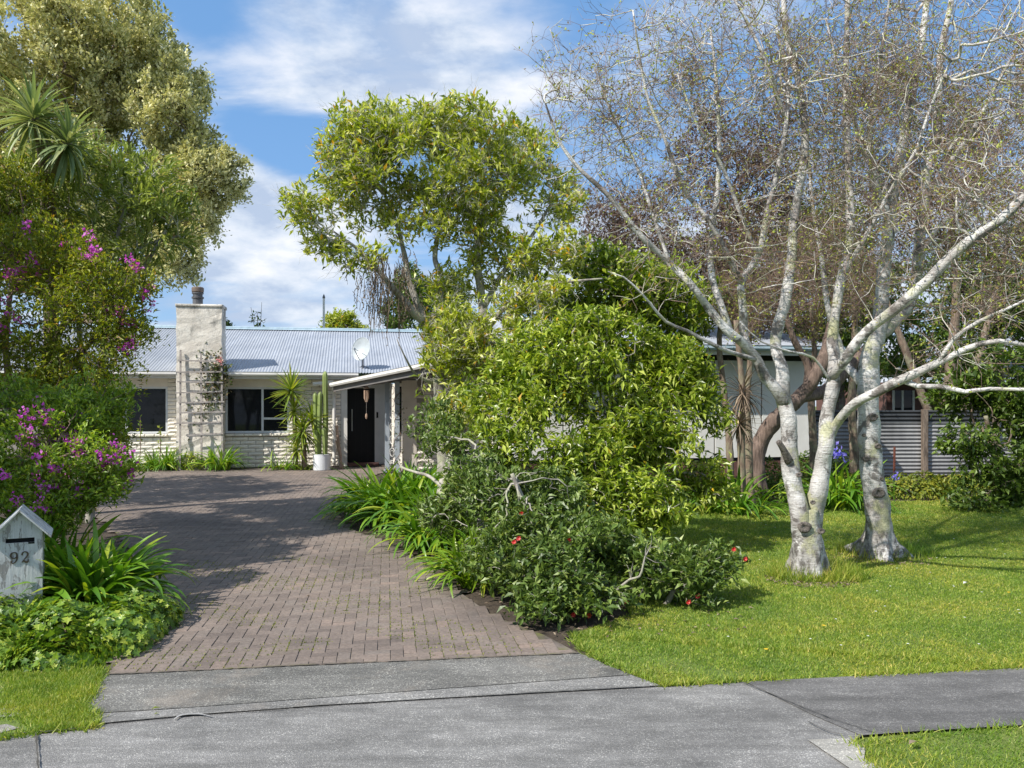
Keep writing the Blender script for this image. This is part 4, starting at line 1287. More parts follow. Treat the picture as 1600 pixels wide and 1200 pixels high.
# ------------------------------------------------------------------ letterbox 92
YM = 5.9
mc_ = np.array([(31 - 800) / F * YM, YM, 0])
tm = math.radians(27); mu = np.array([math.cos(tm), math.sin(tm), 0]); mv = np.array([-math.sin(tm), math.cos(tm), 0])
def MG(a, b, z): return mc_ + a * mu + b * mv + np.array([0, 0, z])
def mz(py): return EYE - (py - HZ) / F * YM
mx_ = lambda px: (px - 31) / F * YM / 1.15
box = thing('letterbox', 'weathered white timber letterbox with gabled roof and the number 92', 'letterbox', mc_)
zb, ze, za = mz(948), mz(829), mz(801)
hw = mx_(66.5)
sl0, sl1, sz0, sz1 = mx_(9), mx_(54), mz(848), mz(841)
# front boards with the slot left open between them
def fbox(name, m, bs, parent=box):
    mb = MB()
    for a, b in bs: mb.bbox(a, b, .0015, MG)
    return mb.obj(name, m, parent)
mb = MB()
def face(poly, b0=0, b1=.018):
    f = [MG(a, b0, z) for a, z in poly]; g = [MG(a, b1, z) for a, z in poly]; k = len(poly)
    mb.add(f + g, tris=[(0, i, i + 1) for i in range(1, k - 1)] + [(k, k + i + 1, k + i) for i in range(1, k - 1)], quads=[(i, k + i, k + (i + 1) % k, (i + 1) % k) for i in range(k)])
face([(-hw, zb), (hw, zb), (hw, sz0), (-hw, sz0)])
face([(-hw, sz0), (sl0, sz0), (sl0, sz1), (-hw, sz1)]); face([(sl1, sz0), (hw, sz0), (hw, sz1), (sl1, sz1)])
face([(-hw, sz1), (hw, sz1), (hw, ze), (0, za), (-hw, ze)])
mb.obj('front_board', M['peel'], box)
fbox('side_board', M['peel'], [((-hw, .018, zb), (-hw + .018, .32, ze - .005)), ((hw - .018, .018, zb), (hw, .32, ze - .005))])
fbox('back_board', M['peel'], [((-hw, .32, zb), (hw, .338, ze))])
fbox('floor_board', M['peel'], [((-hw + .018, .018, zb), (hw - .018, .32, zb + .018))])
fbox('slot_inside', M['black'], [((-hw + .02, .05, sz0 - .03), (hw - .02, .06, sz1 + .03))])
mb = MB(); mb.box((sl1 - mx_(31 + 10), -.0015, sz0 - .012), (sl1, 0.0005, sz0 + .001), MG); mb.obj('slot_notch', M['black'], box)
rw = mx_(80.5); rzl = mz(839.5); sl_ = (za + .022 - rzl) / rw
for s in (-1, 1):
    for j, (b0, b1) in enumerate(((-.045, .085), (.088, .215), (.218, .36))):
        mb = MB()
        top = lambda a: za + .024 - sl_ * abs(a)
        a0, a1 = 0.0005, rw
        th = .014
        c8 = [(a0, b0), (a1, b0), (a1, b1), (a0, b1)]
        lo = [MG(s * a, b, top(a) - th) for a, b in c8]; hi = [MG(s * a, b, top(a)) for a, b in c8]
        if s < 0: lo, hi = lo[::-1], hi[::-1]
        mb.hexa(lo + hi); mb.obj('roof_board', M['peel'], box)
mb = MB(); mb.box((-.045, .12, 0), (.045, .21, zb), MG); mb.obj('post', M['post'], box)
# serif digits
def digit(ch, px):
    f = bpy.data.curves.new('digit', 'FONT'); f.body = ch; f.size = .118; f.extrude = .003; f.offset = -.0005
    o = bpy.data.objects.new('digit', f); f.materials.append(M['bronze'])
    o.rotation_euler = (math.pi / 2, 0, tm)
    link(o, box)
    return o
def ribbon_digit(paths, px0, py0, sc):
    """strokes (x, y, half width) in pixels of the photograph"""
    mb = MB()
    for pts in paths:
        pts = np.array(pts, float)
        c_, r_ = smooth_path(np.c_[pts[:, 0], np.zeros(len(pts)), pts[:, 1]], pts[:, 2], .6)
        t = np.gradient(c_, axis=0); t /= np.linalg.norm(t, axis=1, keepdims=True) + 1e-9
        nn = np.c_[-t[:, 2], np.zeros(len(t)), t[:, 0]]
        l = c_ + nn * r_[:, None]; r = c_ - nn * r_[:, None]; k = len(c_)
        v = []
        for b in (-.006, -.0005):
            for q_ in (l, r): v += [MG(mx_(px0 + a * sc), b, mz(py0 + z * sc)) for a, _, z in q_]
        qs = []
        for i in range(k - 1):
            qs += [(i, i + 1, k + i + 1, k + i), (i, 2 * k + i, 2 * k + i + 1, i + 1), (k + i, k + i + 1, 3 * k + i + 1, 3 * k + i)]
        mb.add(v, quads=qs)
    return mb.obj('digit', M['bronze'], box)
# pixel strokes traced from the sign: 9 spans x 16-28, 2 spans x 33-45, y 862-880
ribbon_digit([[(22, 862.3, .5), (18.5, 863.6, 1.0), (16.9, 867, 1.5), (18.6, 870.6, 1.0), (22, 871.8, .6), (25.4, 870.2, .9), (26.6, 867, 1.4), (25.4, 863.6, 1.1), (22, 862.3, .5)],
              [(26.6, 867, 1.4), (26.9, 871, 1.5), (25.6, 875.6, 1.2), (22.6, 878.6, .9), (19.4, 879.2, .7), (17.6, 877.6, .8), (18.4, 876.2, 1.3), (19.5, 876.6, .9)]], 0, 0, 1)
ribbon_digit([[(35.4, 867.6, .8), (34.6, 866.2, 1.3), (35.2, 864, .9), (38.6, 862.3, .6), (42.2, 863.6, 1.1), (43.4, 866.6, 1.5), (42, 870, 1.2), (38.6, 873.6, .8), (35.2, 877.6, .7)],
              [(34.2, 878.6, .7), (37, 876.9, 1.1), (40.6, 878.4, 1.6), (43.6, 878.2, 1.3), (44.8, 874.6, .6)]], 0, 0, 1)

# ------------------------------------------------------------------ plants
def lobe(px, py, Y, rpx, rpy, ry, wt=1):
    c = I(px, py, Y)
    return (c[0], c[1], c[2], rpx / F * Y, ry, rpy / F * Y, wt)
def limbs_px(pts):
    """[(px, py, Y, radius px in photo)]"""
    p = [I(a, b, Y) for a, b, Y, r in pts]
    r = [r * Y / F for a, b, Y, r in pts]
    return p, r
def snap(nodes, px, py):
    u_ = 800 + F * nodes[:, 0] / nodes[:, 1]; v_ = HZ - F * (nodes[:, 2] - EYE) / nodes[:, 1]
    return nodes[int(np.argmin(np.hypot(u_ - px, v_ - py) + nodes[:, 1] * 6))]
def leaves_at(mb, T, nodes, dirs, k, Ln, Wr, spread, a=.9, b=.8, up=.25, centre=None, droop=0):
    n = len(nodes) * k
    p = np.repeat(nodes, k, 0); d = np.repeat(dirs, k, 0)
    t = rng.random((n, 1))
    pos = p - d * t * spread + rng.normal(size=(n, 3)) * spread * .3
    dd = d * a + rnd(n) * b + np.array([0, 0, up - droop])
    nn = rnd(n) * .55 + np.array([0, 0, 1.0])
    ln = Ln * (.65 + .7 * rng.random(n))
    scatter(mb, T, pos, dd, nn, ln, ln * Wr)
def tree(name, label, cat, base, trunks, lobes, n, leaf=None, bark='greybark', twig=None, tip=.004, bf=.3, clump=0, cs=1.6, shell=.45,
         twiglets=0, twig_len=.2, twig_r=.0015, group=None, cap_r=.05, ex=.46, wob=.12, flare=.35, seed=1, start_from=0.0, limb_names=True, buds=None, twig_up=.3, twigm=None, twig_k=2):
    root = thing(name, label, cat, base, group)
    sk = []
    sl = []
    for i, (p, r) in enumerate(trunks):
        mb = MB()
        s = 26 if max(r) > .07 else 10 if max(r) > .02 else 6
        if len(p) > 4 and not (i == 0):
            p = [np.array(q) + (rng.normal(size=3) * [.010, .03, .010] * (0 if j == 0 else 1)) for j, q in enumerate(p)]
        c_, r_ = trunk_tube(mb, p, r, s, .045 if max(r) > .05 else .1, .10, flare if i == 0 else 0, seed + i)
        mb.obj('trunk' if i == 0 else 'limb', M[bark], root, smooth=True)
        k = r_ < start_from if start_from else np.ones(len(c_), bool)
        zmin = start_from
        sel = c_[c_[:, 2] > 0]
        m = (np.arange(len(c_)) > len(c_) * (.55 if i == 0 and len(trunks) < 3 else .12 if i else .85))
        sk.append(c_[m]); sl.append(np.linspace(0, .6, m.sum()) + .2)
    start = np.vstack(sk); slen = np.concatenate(sl)
    at = sample_lobes(lobes, n, shell, clump, cs, seed) if not isinstance(lobes, np.ndarray) else lobes
    pos, par, order = grow(start, at, bf, slen)
    mb = MB()
    rad, cnt, kids = branch_mesh(mb, pos, par, order, len(start), tip, ex, cap_r, wob)
    mb.obj('branches', M[twig or bark], root, smooth=True, kind='stuff')
    idx = np.array(order)
    dirs = norm(pos[idx] - pos[par[idx]])
    if twiglets:
        mb = MB()
        ii = idx[cnt[idx] < 14]
        dd = norm(pos[ii] - pos[par[ii]])
        n_ = len(ii) * twiglets
        t = rng.random((n_, 1))
        a_ = np.repeat(pos[ii], twiglets, 0); b_ = np.repeat(pos[par[ii]], twiglets, 0)
        pp = a_ * t + b_ * (1 - t)
        d2 = np.repeat(dd, twiglets, 0) * .8 + rnd(n_) * .8 + np.array([0, 0, twig_up])
        d2 = norm(d2)
        ll = twig_len * (.4 + rng.random(n_))
        scatter(mb, T_TWIG, pp, d2, rnd(n_), ll, twig_r)
        # second order
        k2 = twig_k
        t = .3 + .6 * rng.random((n_ * k2, 1))
        p2 = np.repeat(pp, k2, 0) + np.repeat(d2 * ll[:, None], k2, 0) * t
        d3 = norm(np.repeat(d2, k2, 0) + rnd(n_ * k2) * .9)
        l3 = np.repeat(ll, k2) * .5
        scatter(mb, T_TWIG, p2, d3, rnd(n_ * k2), l3, twig_r * .7)
        mb.obj('twigs', M[twigm or twig or bark], root, kind='stuff')
        if buds:
            (bn, bl, bw, bm) = buds
            mb = MB()
            k3 = rng.integers(0, n_ * k2, bn)
            pb = p2[k3] + d3[k3] * (l3[k3] * rng.random(bn))[:, None]
            scatter(mb, T_SMALL, pb, rnd(bn) + [0, 0, .2], rnd(bn), bl * (.6 + .8 * rng.random(bn)), bw)
            mb.obj('leaves', M[bm], root, kind='stuff')
    if leaf:
        sel = cnt[idx] <= leaf.get('maxcnt', 3)
        mb = MB()
        leaves_at(mb, leaf.get('T', T_LEAF), pos[idx][sel], dirs[sel], leaf['k'], leaf['L'], leaf['W'], leaf.get('spread', .15), leaf.get('a', .9), leaf.get('b', .8), leaf.get('up', .25))
        mb.obj('crown', M[leaf['m']], root, kind='stuff')
    return root, pos, idx, cnt, dirs
def g0(px, Y): return np.array([(px - 800) / F * Y, Y, 0.0])

# --- background trees first
b = g0(130, 28)
tree('evergreen_tree', 'huge rounded grey green evergreen tree towering behind the left of the house', 'tree', b,
     [([b, b + [0.2, 0, 3], b + [.5, 0, 6], b + [.2, 0, 9]], [.45, .4, .3, .15]), ([b + [.3, 0, 4], b + [2.5, -.5, 6.5], b + [4, -.5, 8]], [.25, .18, .08]), ([b + [.1, 0, 4], b + [-2.5, 0, 7], b + [-4, 0, 9]], [.25, .18, .08])],
     [lobe(60, 120, 28, 150, 150, 3.4), lobe(170, 70, 28, 110, 95, 3.2), lobe(-120, 200, 28, 130, 200, 3), lobe(235, 150, 28, 90, 100, 2.4), lobe(285, 215, 27.5, 52, 95, 1.8), lobe(335, 275, 27.5, 72, 50, 1.6, 1.5), lobe(290, 340, 27.5, 60, 60, 1.5), lobe(130, 280, 28, 110, 110, 2.5),
      lobe(285, 395, 27, 38, 50, .8, .4), lobe(250, 400, 27, 60, 60, 1.2, .5), lobe(150, 380, 28, 120, 70, 2)],
     3600, dict(T=T_SMALL, k=66, L=.15, W=.5, spread=.36, m='f_grey', b=1.1, up=.45, maxcnt=6), bark='brownbark', tip=.008, clump=-.15, cs=1.1, shell=.33, cap_r=.12, seed=3)
b = g0(527, 38)
tree('small_far_tree', 'small bushy green tree showing above the roof ridge beside the thin pole', 'tree', b,
     [([b, b + [0, 0, 2.5], b + [.1, 0, 4]], [.15, .12, .06])], [lobe(528, 508, 38, 24, 22, .8), lobe(512, 515, 38, 18, 10, .5), lobe(560, 515, 38, 18, 8, .5), lobe(545, 500, 38, 14, 14, .5)],
     260, dict(k=14, L=.16, W=.5, spread=.3, m='f_mich', b=1, maxcnt=3), bark='brownbark', tip=.008, seed=4)
b = g0(625, 32)
tree('dense_far_tree', 'dense dark green tree behind the roof left of the magnolia trunk', 'tree', b,
     [([b, b + [0, 0, 2.5], b + [.1, 0, 4]], [.2, .14, .06])], [lobe(620, 500, 32, 34, 36, .9), lobe(640, 460, 32, 34, 50, .9), lobe(690, 480, 32, 50, 60, 1.2)],
     500, dict(k=22, L=.16, W=.5, spread=.3, m='f_dark', b=1, maxcnt=3), bark='brownbark', tip=.008, seed=5)
b = g0(308, 27); 
tree('low_far_shrub', 'dark leafy shrub top peeping over the ridge right of the chimney', 'shrub', g0(350, 30),
     [([g0(350, 30), g0(350, 30) + [0, 0, 3]], [.08, .05])], [lobe(350, 508, 30, 9, 7, .4)],
     60, dict(k=14, L=.12, W=.5, spread=.2, m='f_dark', maxcnt=3), bark='brownbark', seed=6)
b = g0(405, 31)
tree('bare_sapling', 'thin bare twiggy sapling standing above the ridge right of the chimney', 'sapling', b,
     [([b, b + [0, 0, 3.2], I(402, 490, 31)], [.04, .03, .008]), ([b + [0, 0, 3.6], I(392, 480, 31)], [.02, .006]), ([b + [0, 0, 3.6], I(409, 472, 31)], [.02, .006])],
     [lobe(404, 500, 31, 16, 18, .3)], 30, dict(k=2, L=.14, W=.5, spread=.1, m='f_dark', maxcnt=1), bark='brownbark', seed=7, tip=.006)

def purple(base_px, Y, lobes, n, seed, label, name='purple_leaf_tree', mat='f_purple', kk=7):
    b = g0(base_px, Y)
    return tree(name, label, 'tree', b,
         [([b, b + [0, 0, 1.6], b + [.2, 0, 4], b + [.1, 0, 6]], [.16, .13, .09, .05]), ([b + [.1, 0, .5], b + [.9, .2, 3], b + [1.6, .3, 5.5]], [.1, .08, .04]), ([b + [-.1, 0, .6], b + [-1, 0, 3], b + [-1.7, .1, 5]], [.1, .08, .04])],
         lobes, n, dict(T=T_SMALL, k=kk, L=.075, W=.55, spread=.3, m=mat, b=1.1, maxcnt=6), bark='brownbark', twig='twig_brown', tip=.004, clump=-.05, cs=1.3, shell=.5, seed=seed, twiglets=2, twig_len=.35, twig_r=.003)
purple(1150, 18, [lobe(1170, 260, 18, 130, 140, 1.5), lobe(1060, 380, 18, 140, 110, 1.4), lobe(1180, 420, 18, 150, 110, 1.4), lobe(960, 350, 18, 80, 70, 1, .6)], 2300, 11, 'purple brown leaved tree rising behind the middle of the near birch', kk=16)
purple(1480, 19, [lobe(1450, 250, 19, 120, 170, 1.6), lobe(1560, 330, 19, 110, 150, 1.6), lobe(1380, 330, 19, 70, 110, 1.2)], 1500, 12, 'purple brown leaved tree behind the rear birch on the right', kk=11)
b = g0(1560, 24)
tree('far_green_tree', 'dark green tree beyond the iron fence at the right edge', 'tree', b,
     [([b, b + [0, 0, 2], b + [0, 0, 5]], [.2, .16, .08])], [lobe(1560, 500, 24, 100, 90, 1.6), lobe(1460, 540, 24, 70, 60, 1.2), lobe(1380, 480, 24, 60, 90, 1.2), lobe(1640, 450, 24, 110, 130, 1.8), lobe(1420, 560, 23, 60, 40, 1), lobe(1520, 570, 23, 70, 40, 1), lobe(1500, 440, 24, 90, 80, 1.4)],
     1900, dict(k=15, L=.15, W=.5, spread=.35, m='f_dark', b=1, maxcnt=3), bark='brownbark', tip=.006, clump=.0, seed=13)
b = g0(1310, 22)
tree('far_green_tree', 'dark green tree behind the pale wing wall between the two birches', 'tree', b,
     [([b, b + [0, 0, 2], b + [0, 0, 5]], [.2, .16, .08])], [lobe(1320, 450, 22, 60, 110, 1.2), lobe(1200, 470, 22, 90, 60, 1.2), lobe(1330, 580, 22, 50, 60, 1), lobe(1250, 540, 21, 60, 50, 1), lobe(1140, 470, 21, 60, 60, 1), lobe(1280, 380, 22, 90, 80, 1.2)],
     1500, dict(k=16, L=.14, W=.5, spread=.35, m='f_dark', b=1, maxcnt=3), bark='brownbark', tip=.006, seed=14)
b = g0(950, 14)
tree('broadleaf_tree', 'dark leafy tree filling the gap between the magnolia and the near birch', 'tree', b,
     [([b, b + [0, 0, 1.6], b + [-.2, 0, 2.6], b + [-.3, 0, 3.4]], [.12, .1, .07, .04]), ([b + [0, 0, 1.4], b + [.7, .1, 2.4], b + [1.1, .1, 3]], [.08, .06, .03])],
     [lobe(960, 470, 14, 100, 60, .9), lobe(880, 500, 14, 90, 50, .9), lobe(1050, 510, 14, 60, 50, .7), lobe(930, 410, 14, 60, 40, .6), lobe(830, 430, 14, 50, 40, .6, .5), lobe(1000, 440, 13.5, 90, 50, .8, .8), lobe(1080, 470, 13.5, 50, 50, .6, .7)],
     1300, dict(k=11, L=.13, W=.4, spread=.2, m='f_bush', b=.9, maxcnt=3), tip=.004, seed=15)

# twisted red barked tree with its leaning trunk
b = g0(1178, 14.2)
tree('twisted_tree', 'thick red brown stringy barked trunk leaning right behind the near birch', 'tree', b,
     [limbs_px([(1183, 770, 14.2, 12), (1182, 720, 14.2, 13), (1190, 688, 14.2, 12.5), (1212, 655, 14.1, 12), (1252, 618, 14.1, 11), (1276, 585, 14, 10), (1292, 550, 14, 11), (1302, 505, 14, 9)]),
      limbs_px([(1252, 620, 14.1, 10), (1290, 610, 14.3, 10), (1330, 570, 14.4, 9), (1370, 530, 14.5, 8)]),
      limbs_px([(1262, 600, 14.1, 7), (1262, 570, 14.1, 6), (1240, 530, 14, 5), (1225, 480, 14, 4)])],
     [lobe(1290, 400, 14, 90, 80, .9), lobe(1230, 430, 14, 90, 70, .9), lobe(1350, 450, 14.3, 60, 60, .7), lobe(1170, 470, 14, 70, 50, .7)],
     620, None, bark='redbark', twig='twig_brown', tip=.003, seed=16, twiglets=4, twig_len=.3, twig_r=.0022, buds=(2500, .03, .014, 'bud'))
for (px, Y, r, top, lab) in ((1170, 13.4, 6.5, 560, 'slim upright brown trunk before the pale wall beside the dead leaved cordyline'),
                            (1140, 13.8, 6, 530, 'slim leaning brown trunk nearest the left edge of the pale wall'),
                            (1271, 15.2, 6.5, 560, 'slim brown trunk at the right end of the pale wall'),
                            (1334, 15.5, 7, 520, 'slim brown trunk left of the rear birch before the iron fence')):
    b = g0(px, Y)
    tree('slim_tree', lab, 'tree', b, [limbs_px([(px + 2, HZ + F * EYE / Y, Y, r), (px, 700, Y, r * .95), (px - 3 if px != 1140 else px - 8, 620, Y, r * .85), (px + 2 if px != 1140 else px - 16, top, Y, r * .7), (px - 4, top - 80, Y, r * .4)])],
         [lobe(px, top - 60, Y, 42, 50, .5)], 130, dict(T=T_SMALL, k=4, L=.06, W=.5, spread=.2, m='bud', maxcnt=2), bark='brownbark', twig='twig_brown', tip=.003, seed=int(px) % 50, group='slim trunks in the rear garden bed', twiglets=3, twig_len=.25, twig_r=.002)

# --- birches
def stem_set(lst, k=1.0): return [limbs_px([(a, b_, c_, r_ * (1 if b_ > 850 else k)) for a, b_, c_, r_ in l]) for l in lst]
b1 = P(1262, 905)
birch1 = stem_set([
 [(1262, 935, 8.0, 24), (1263, 885, 7.93, 24.5), (1262, 845, 7.9, 24.5), (1260, 815, 7.92, 24.5), (1260, 795, 7.92, 20)],
 [(1256, 850, 7.9, 17), (1251, 805, 7.89, 17.5), (1244, 765, 7.88, 16.5), (1238, 730, 7.9, 15.5), (1233, 690, 7.9, 14.5), (1229, 650, 7.9, 14), (1225, 620, 7.9, 14), (1219, 580, 7.95, 11), (1215, 530, 8, 10), (1226, 470, 8.05, 9.5), (1236, 410, 8.1, 9), (1247, 330, 8.2, 8), (1256, 230, 8.3, 7), (1248, 130, 8.4, 6), (1232, 40, 8.5, 5), (1222, -60, 8.6, 4), (1218, -160, 8.7, 2.5)],
 [(1266, 850, 7.92, 17), (1271, 805, 7.92, 17.5), (1278, 762, 7.9, 16), (1284, 725, 7.88, 14.5), (1292, 690, 7.85, 13.5), (1297, 655, 7.85, 12.5), (1300, 612, 7.85, 12), (1304, 567, 7.9, 10.5), (1305, 520, 7.95, 9), (1312, 440, 8, 8), (1327, 359, 8.1, 7.5), (1324, 230, 8.2, 6.5), (1322, 100, 8.3, 5.5), (1326, -20, 8.4, 4), (1322, -140, 8.5, 2.5)],
 [(1226, 630, 7.9, 11), (1212, 608, 7.85, 11), (1196, 585, 7.8, 10.5), (1182, 560, 7.75, 9.5), (1160, 538, 7.7, 8.5), (1139, 518, 7.65, 7.5), (1110, 482, 7.6, 7), (1082, 451, 7.55, 6.8), (1046, 410, 7.5, 6.5), (1005, 369, 7.45, 5.5), (954, 308, 7.4, 4.5), (903, 262, 7.35, 3.5), (872, 215, 7.3, 2.5), (850, 160, 7.25, 1.5)],
 [(1186, 568, 7.78, 8), (1168, 530, 7.85, 7.5), (1158, 480, 7.9, 7), (1158, 445, 7.9, 6.5), (1170, 420, 7.95, 6), (1186, 395, 8, 5.5), (1200, 330, 8.05, 5), (1212, 280, 8.1, 4.5), (1228, 200, 8.2, 4), (1232, 120, 8.3, 3), (1215, 40, 8.3, 2)],
 [(1140, 520, 7.66, 7), (1128, 480, 7.72, 6.5), (1114, 436, 7.8, 6), (1117, 380, 7.85, 5.5), (1121, 300, 7.9, 4.5), (1123, 230, 7.95, 4), (1118, 128, 8, 3), (1112, 40, 8.1, 2)],
 [(1158, 441, 7.9, 6), (1134, 395, 7.8, 5.5), (1108, 348, 7.7, 5), (1080, 305, 7.62, 4.5), (1057, 270, 7.55, 4), (1036, 210, 7.5, 3.2), (1016, 154, 7.45, 2.6), (1000, 90, 7.4, 2), (985, 20, 7.35, 1.5)],
 [(1180, 562, 7.7, 4.5), (1150, 552, 7.5, 4), (1112, 541, 7.4, 3.5), (1075, 520, 7.3, 3), (1037, 503, 7.2, 2.6), (1000, 461, 7.1, 2), (975, 435, 7.0, 1.5), (950, 425, 6.95, 1)],
 [(1300, 590, 7.85, 9), (1318, 562, 7.7, 9.5), (1344, 533, 7.55, 9.5), (1372, 508, 7.4, 9.5), (1398, 484, 7.3, 10), (1446, 438, 7.15, 10.5), (1480, 410, 7.05, 10), (1513, 379, 6.95, 9.5), (1560, 340, 6.85, 9), (1605, 303, 6.75, 8.5), (1680, 240, 6.6, 6.5), (1760, 180, 6.5, 3)],
 [(1294, 690, 7.85, 8), (1307, 668, 7.8, 9), (1326, 640, 7.6, 9), (1350, 624, 7.45, 8.5), (1372, 612, 7.3, 8.5), (1396, 600, 7.2, 8.5), (1430, 585, 7.1, 8), (1470, 566, 7, 7), (1510, 545, 6.9, 5.5), (1560, 535, 6.8, 4.5), (1620, 540, 6.7, 3), (1690, 530, 6.6, 1.5)],
 [(1408, 594, 7.2, 5), (1440, 602, 7.1, 5), (1470, 606, 7.0, 4.6), (1506, 614, 6.9, 4.2), (1550, 610, 6.8, 3.8), (1600, 613, 6.7, 3.4), (1660, 600, 6.6, 2)],
 [(1230, 192, 8.3, 5), (1215, 150, 8.2, 4.5), (1196, 105, 8.15, 4), (1175, 50, 8.1, 3), (1150, -10, 8, 2)],
 [(1310, 440, 8, 5), (1345, 380, 7.9, 4.5), (1390, 300, 7.8, 4), (1430, 240, 7.7, 3.4), (1460, 160, 7.6, 2.6), (1490, 90, 7.5, 1.8)],
 [(1300, 600, 7.85, 3), (1270, 556, 7.7, 2.6), (1235, 552, 7.6, 2.2), (1190, 530, 7.5, 1.6), (1160, 500, 7.4, 1)],
 [(1466, 568, 7, 4.5), (1490, 530, 6.9, 4), (1530, 500, 6.8, 3.4), (1580, 480, 6.7, 2.8), (1640, 450, 6.6, 1.8)],
 [(1185, 400, 8, 4), (1160, 340, 7.9, 3.4), (1130, 260, 7.8, 3), (1090, 200, 7.7, 2.4), (1060, 120, 7.6, 1.7)],
 [(1046, 410, 7.5, 3.6), (1020, 330, 7.6, 3.2), (1000, 260, 7.7, 2.8), (960, 180, 7.8, 2.2), (930, 110, 7.9, 1.5)],
], .86)
tree('birch_tree', 'near white barked birch with a forked double trunk on the lawn', 'tree', b1, birch1,
     [lobe(950, 180, 7.7, 130, 170, 1.0), lobe(1080, 120, 7.9, 150, 200, 1.3), lobe(1230, 100, 8.2, 150, 260, 1.5), lobe(1350, 150, 8.1, 130, 260, 1.4), lobe(1030, 330, 7.5, 110, 110, .8), lobe(1140, 400, 7.7, 110, 130, .9),
      lobe(1300, 380, 7.9, 130, 150, 1.0), lobe(1500, 300, 7.1, 150, 170, 1.1), lobe(1540, 480, 6.9, 110, 90, .7), lobe(1480, 560, 7.0, 110, 40, .4, .7), lobe(1020, 450, 7, 70, 40, .4, .5), lobe(870, 130, 7.4, 60, 90, .6, .7), lobe(1620, 120, 7.2, 120, 220, 1.0)],
     4200, None, bark='birch', twig='twig_white', twigm='twig_br', tip=.0029, bf=.30, shell=.8, cap_r=.026, ex=.47, wob=.05, flare=.40, seed=21, twiglets=2, twig_k=1, twig_len=.26, twig_r=.0022, buds=(15000, .028, .016, 'bud'), twig_up=.1)
b2 = P(1372, 870)
birch2 = stem_set([
 [(1374, 896, 9.1, 23), (1373, 845, 9, 21), (1371, 800, 9, 20.5), (1366, 760, 9, 19.5), (1361, 720, 9, 19), (1358, 680, 9, 18.5), (1356, 640, 9, 18), (1356, 600, 9, 17.5), (1360, 556, 9.05, 16), (1372, 520, 9.1, 14), (1378, 470, 9.15, 12), (1380, 430, 9.2, 11), (1388, 370, 9.25, 10), (1396, 308, 9.3, 9), (1408, 235, 9.35, 8), (1421, 169, 9.4, 7), (1436, 90, 9.5, 6), (1446, 20, 9.6, 5), (1455, -60, 9.7, 3.5), (1460, -140, 9.8, 2)],
 [(1376, 522, 9.1, 11), (1400, 500, 9.2, 11), (1425, 470, 9.3, 10), (1433, 430, 9.35, 9.5), (1437, 370, 9.4, 9), (1441, 308, 9.45, 8.5), (1452, 250, 9.5, 7.5), (1462, 200, 9.55, 7), (1470, 90, 9.6, 5.5), (1486, 0, 9.7, 4.5), (1495, -90, 9.8, 2.5)],
 [(1380, 440, 9.2, 7), (1392, 380, 9.1, 6.5), (1385, 330, 9.05, 6), (1370, 288, 9, 5.5), (1360, 220, 9, 4.5), (1368, 140, 8.9, 3.5), (1380, 60, 8.9, 2.5), (1390, -30, 8.8, 1.5)],
 [(1356, 610, 9, 9), (1338, 590, 9.1, 8), (1322, 570, 9.2, 7), (1310, 540, 9.3, 6), (1290, 480, 9.5, 5), (1280, 400, 9.7, 4), (1270, 320, 9.8, 3), (1262, 240, 9.9, 2)],
 [(1441, 320, 9.45, 5), (1480, 260, 9.3, 4.5), (1520, 200, 9.2, 3.8), (1560, 130, 9.1, 3), (1600, 60, 9, 2.2)],
 [(1437, 400, 9.35, 4.5), (1475, 350, 9.3, 4), (1520, 320, 9.2, 3.4), (1570, 270, 9.1, 2.8), (1620, 230, 9, 2)],
 [(1396, 320, 9.3, 4.5), (1365, 260, 9.4, 4), (1340, 190, 9.5, 3.4), (1310, 110, 9.6, 2.6), (1290, 30, 9.7, 1.8)],
], .9)
tree('birch_tree', 'rear birch with a single thick knotty trunk on the lawn right of the forked one', 'tree', b2, birch2,
     [lobe(1400, 120, 9.4, 150, 240, 1.4), lobe(1520, 200, 9.3, 140, 200, 1.3), lobe(1310, 250, 9.6, 110, 200, 1.1), lobe(1580, 380, 9.2, 110, 130, .9), lobe(1620, 130, 9.2, 110, 220, 1.2), lobe(1440, 420, 9.3, 130, 90, .9, .6)],
     2800, None, bark='birch', twig='twig_white', twigm='twig_br', tip=.0032, bf=.30, shell=.8, cap_r=.026, ex=.47, wob=.05, flare=.85, seed=22, twiglets=2, twig_k=1, twig_len=.28, twig_r=.0024, buds=(12000, .030, .017, 'bud'), twig_up=.1)
births = [o for o in C.objects if o.name.startswith('birch_tree')]
def knot(parent, px, py, Y, r):
    c = I(px, py, Y); mb = MB()
    a = np.linspace(0, 2 * np.pi, 13)[:-1]
    rg = [(1.25, .0), (1.0, -.5), (.72, -.55), (.45, -.25), (0.05, -.2)]
    v = []
    for (rr, dp_) in rg:
        for t in a: v.append(c + np.array([math.cos(t) * r * rr * (1 + .1 * math.sin(3 * t + px)), dp_ * r * .7, math.sin(t) * r * rr * .8]))
    q = [(i * 12 + j, i * 12 + (j + 1) % 12, (i + 1) * 12 + (j + 1) % 12, (i + 1) * 12 + j) for i in range(4) for j in range(12)]
    mb.add(v, quads=q); mb.obj('knot', M['knot'], parent, smooth=True)
M['knot'] = mk_bark('knot_bark', (.025, .02, .017), (.22, .19, .165), (10, 10, 10), None, 4, 1)
B1, B2 = births[0], births[1]
for (px, py, r) in ((1257, 824, .055), (1283, 830, .03), (1249, 742, .025), (1288, 722, .02), (1270, 785, .022)):
    knot(B1, px, py, 7.9 - (24.5 if py > 780 else 14) / F * 7.9 * .93, r)
for (px, py, r) in ((1373, 770, .06), (1364, 652, .045), (1353, 717, .03), (1372, 697, .032), (1378, 748, .02), (1350, 680, .02)):
    knot(B2, px, py, 9.0 - 18.5 / F * 9 * .93, r)
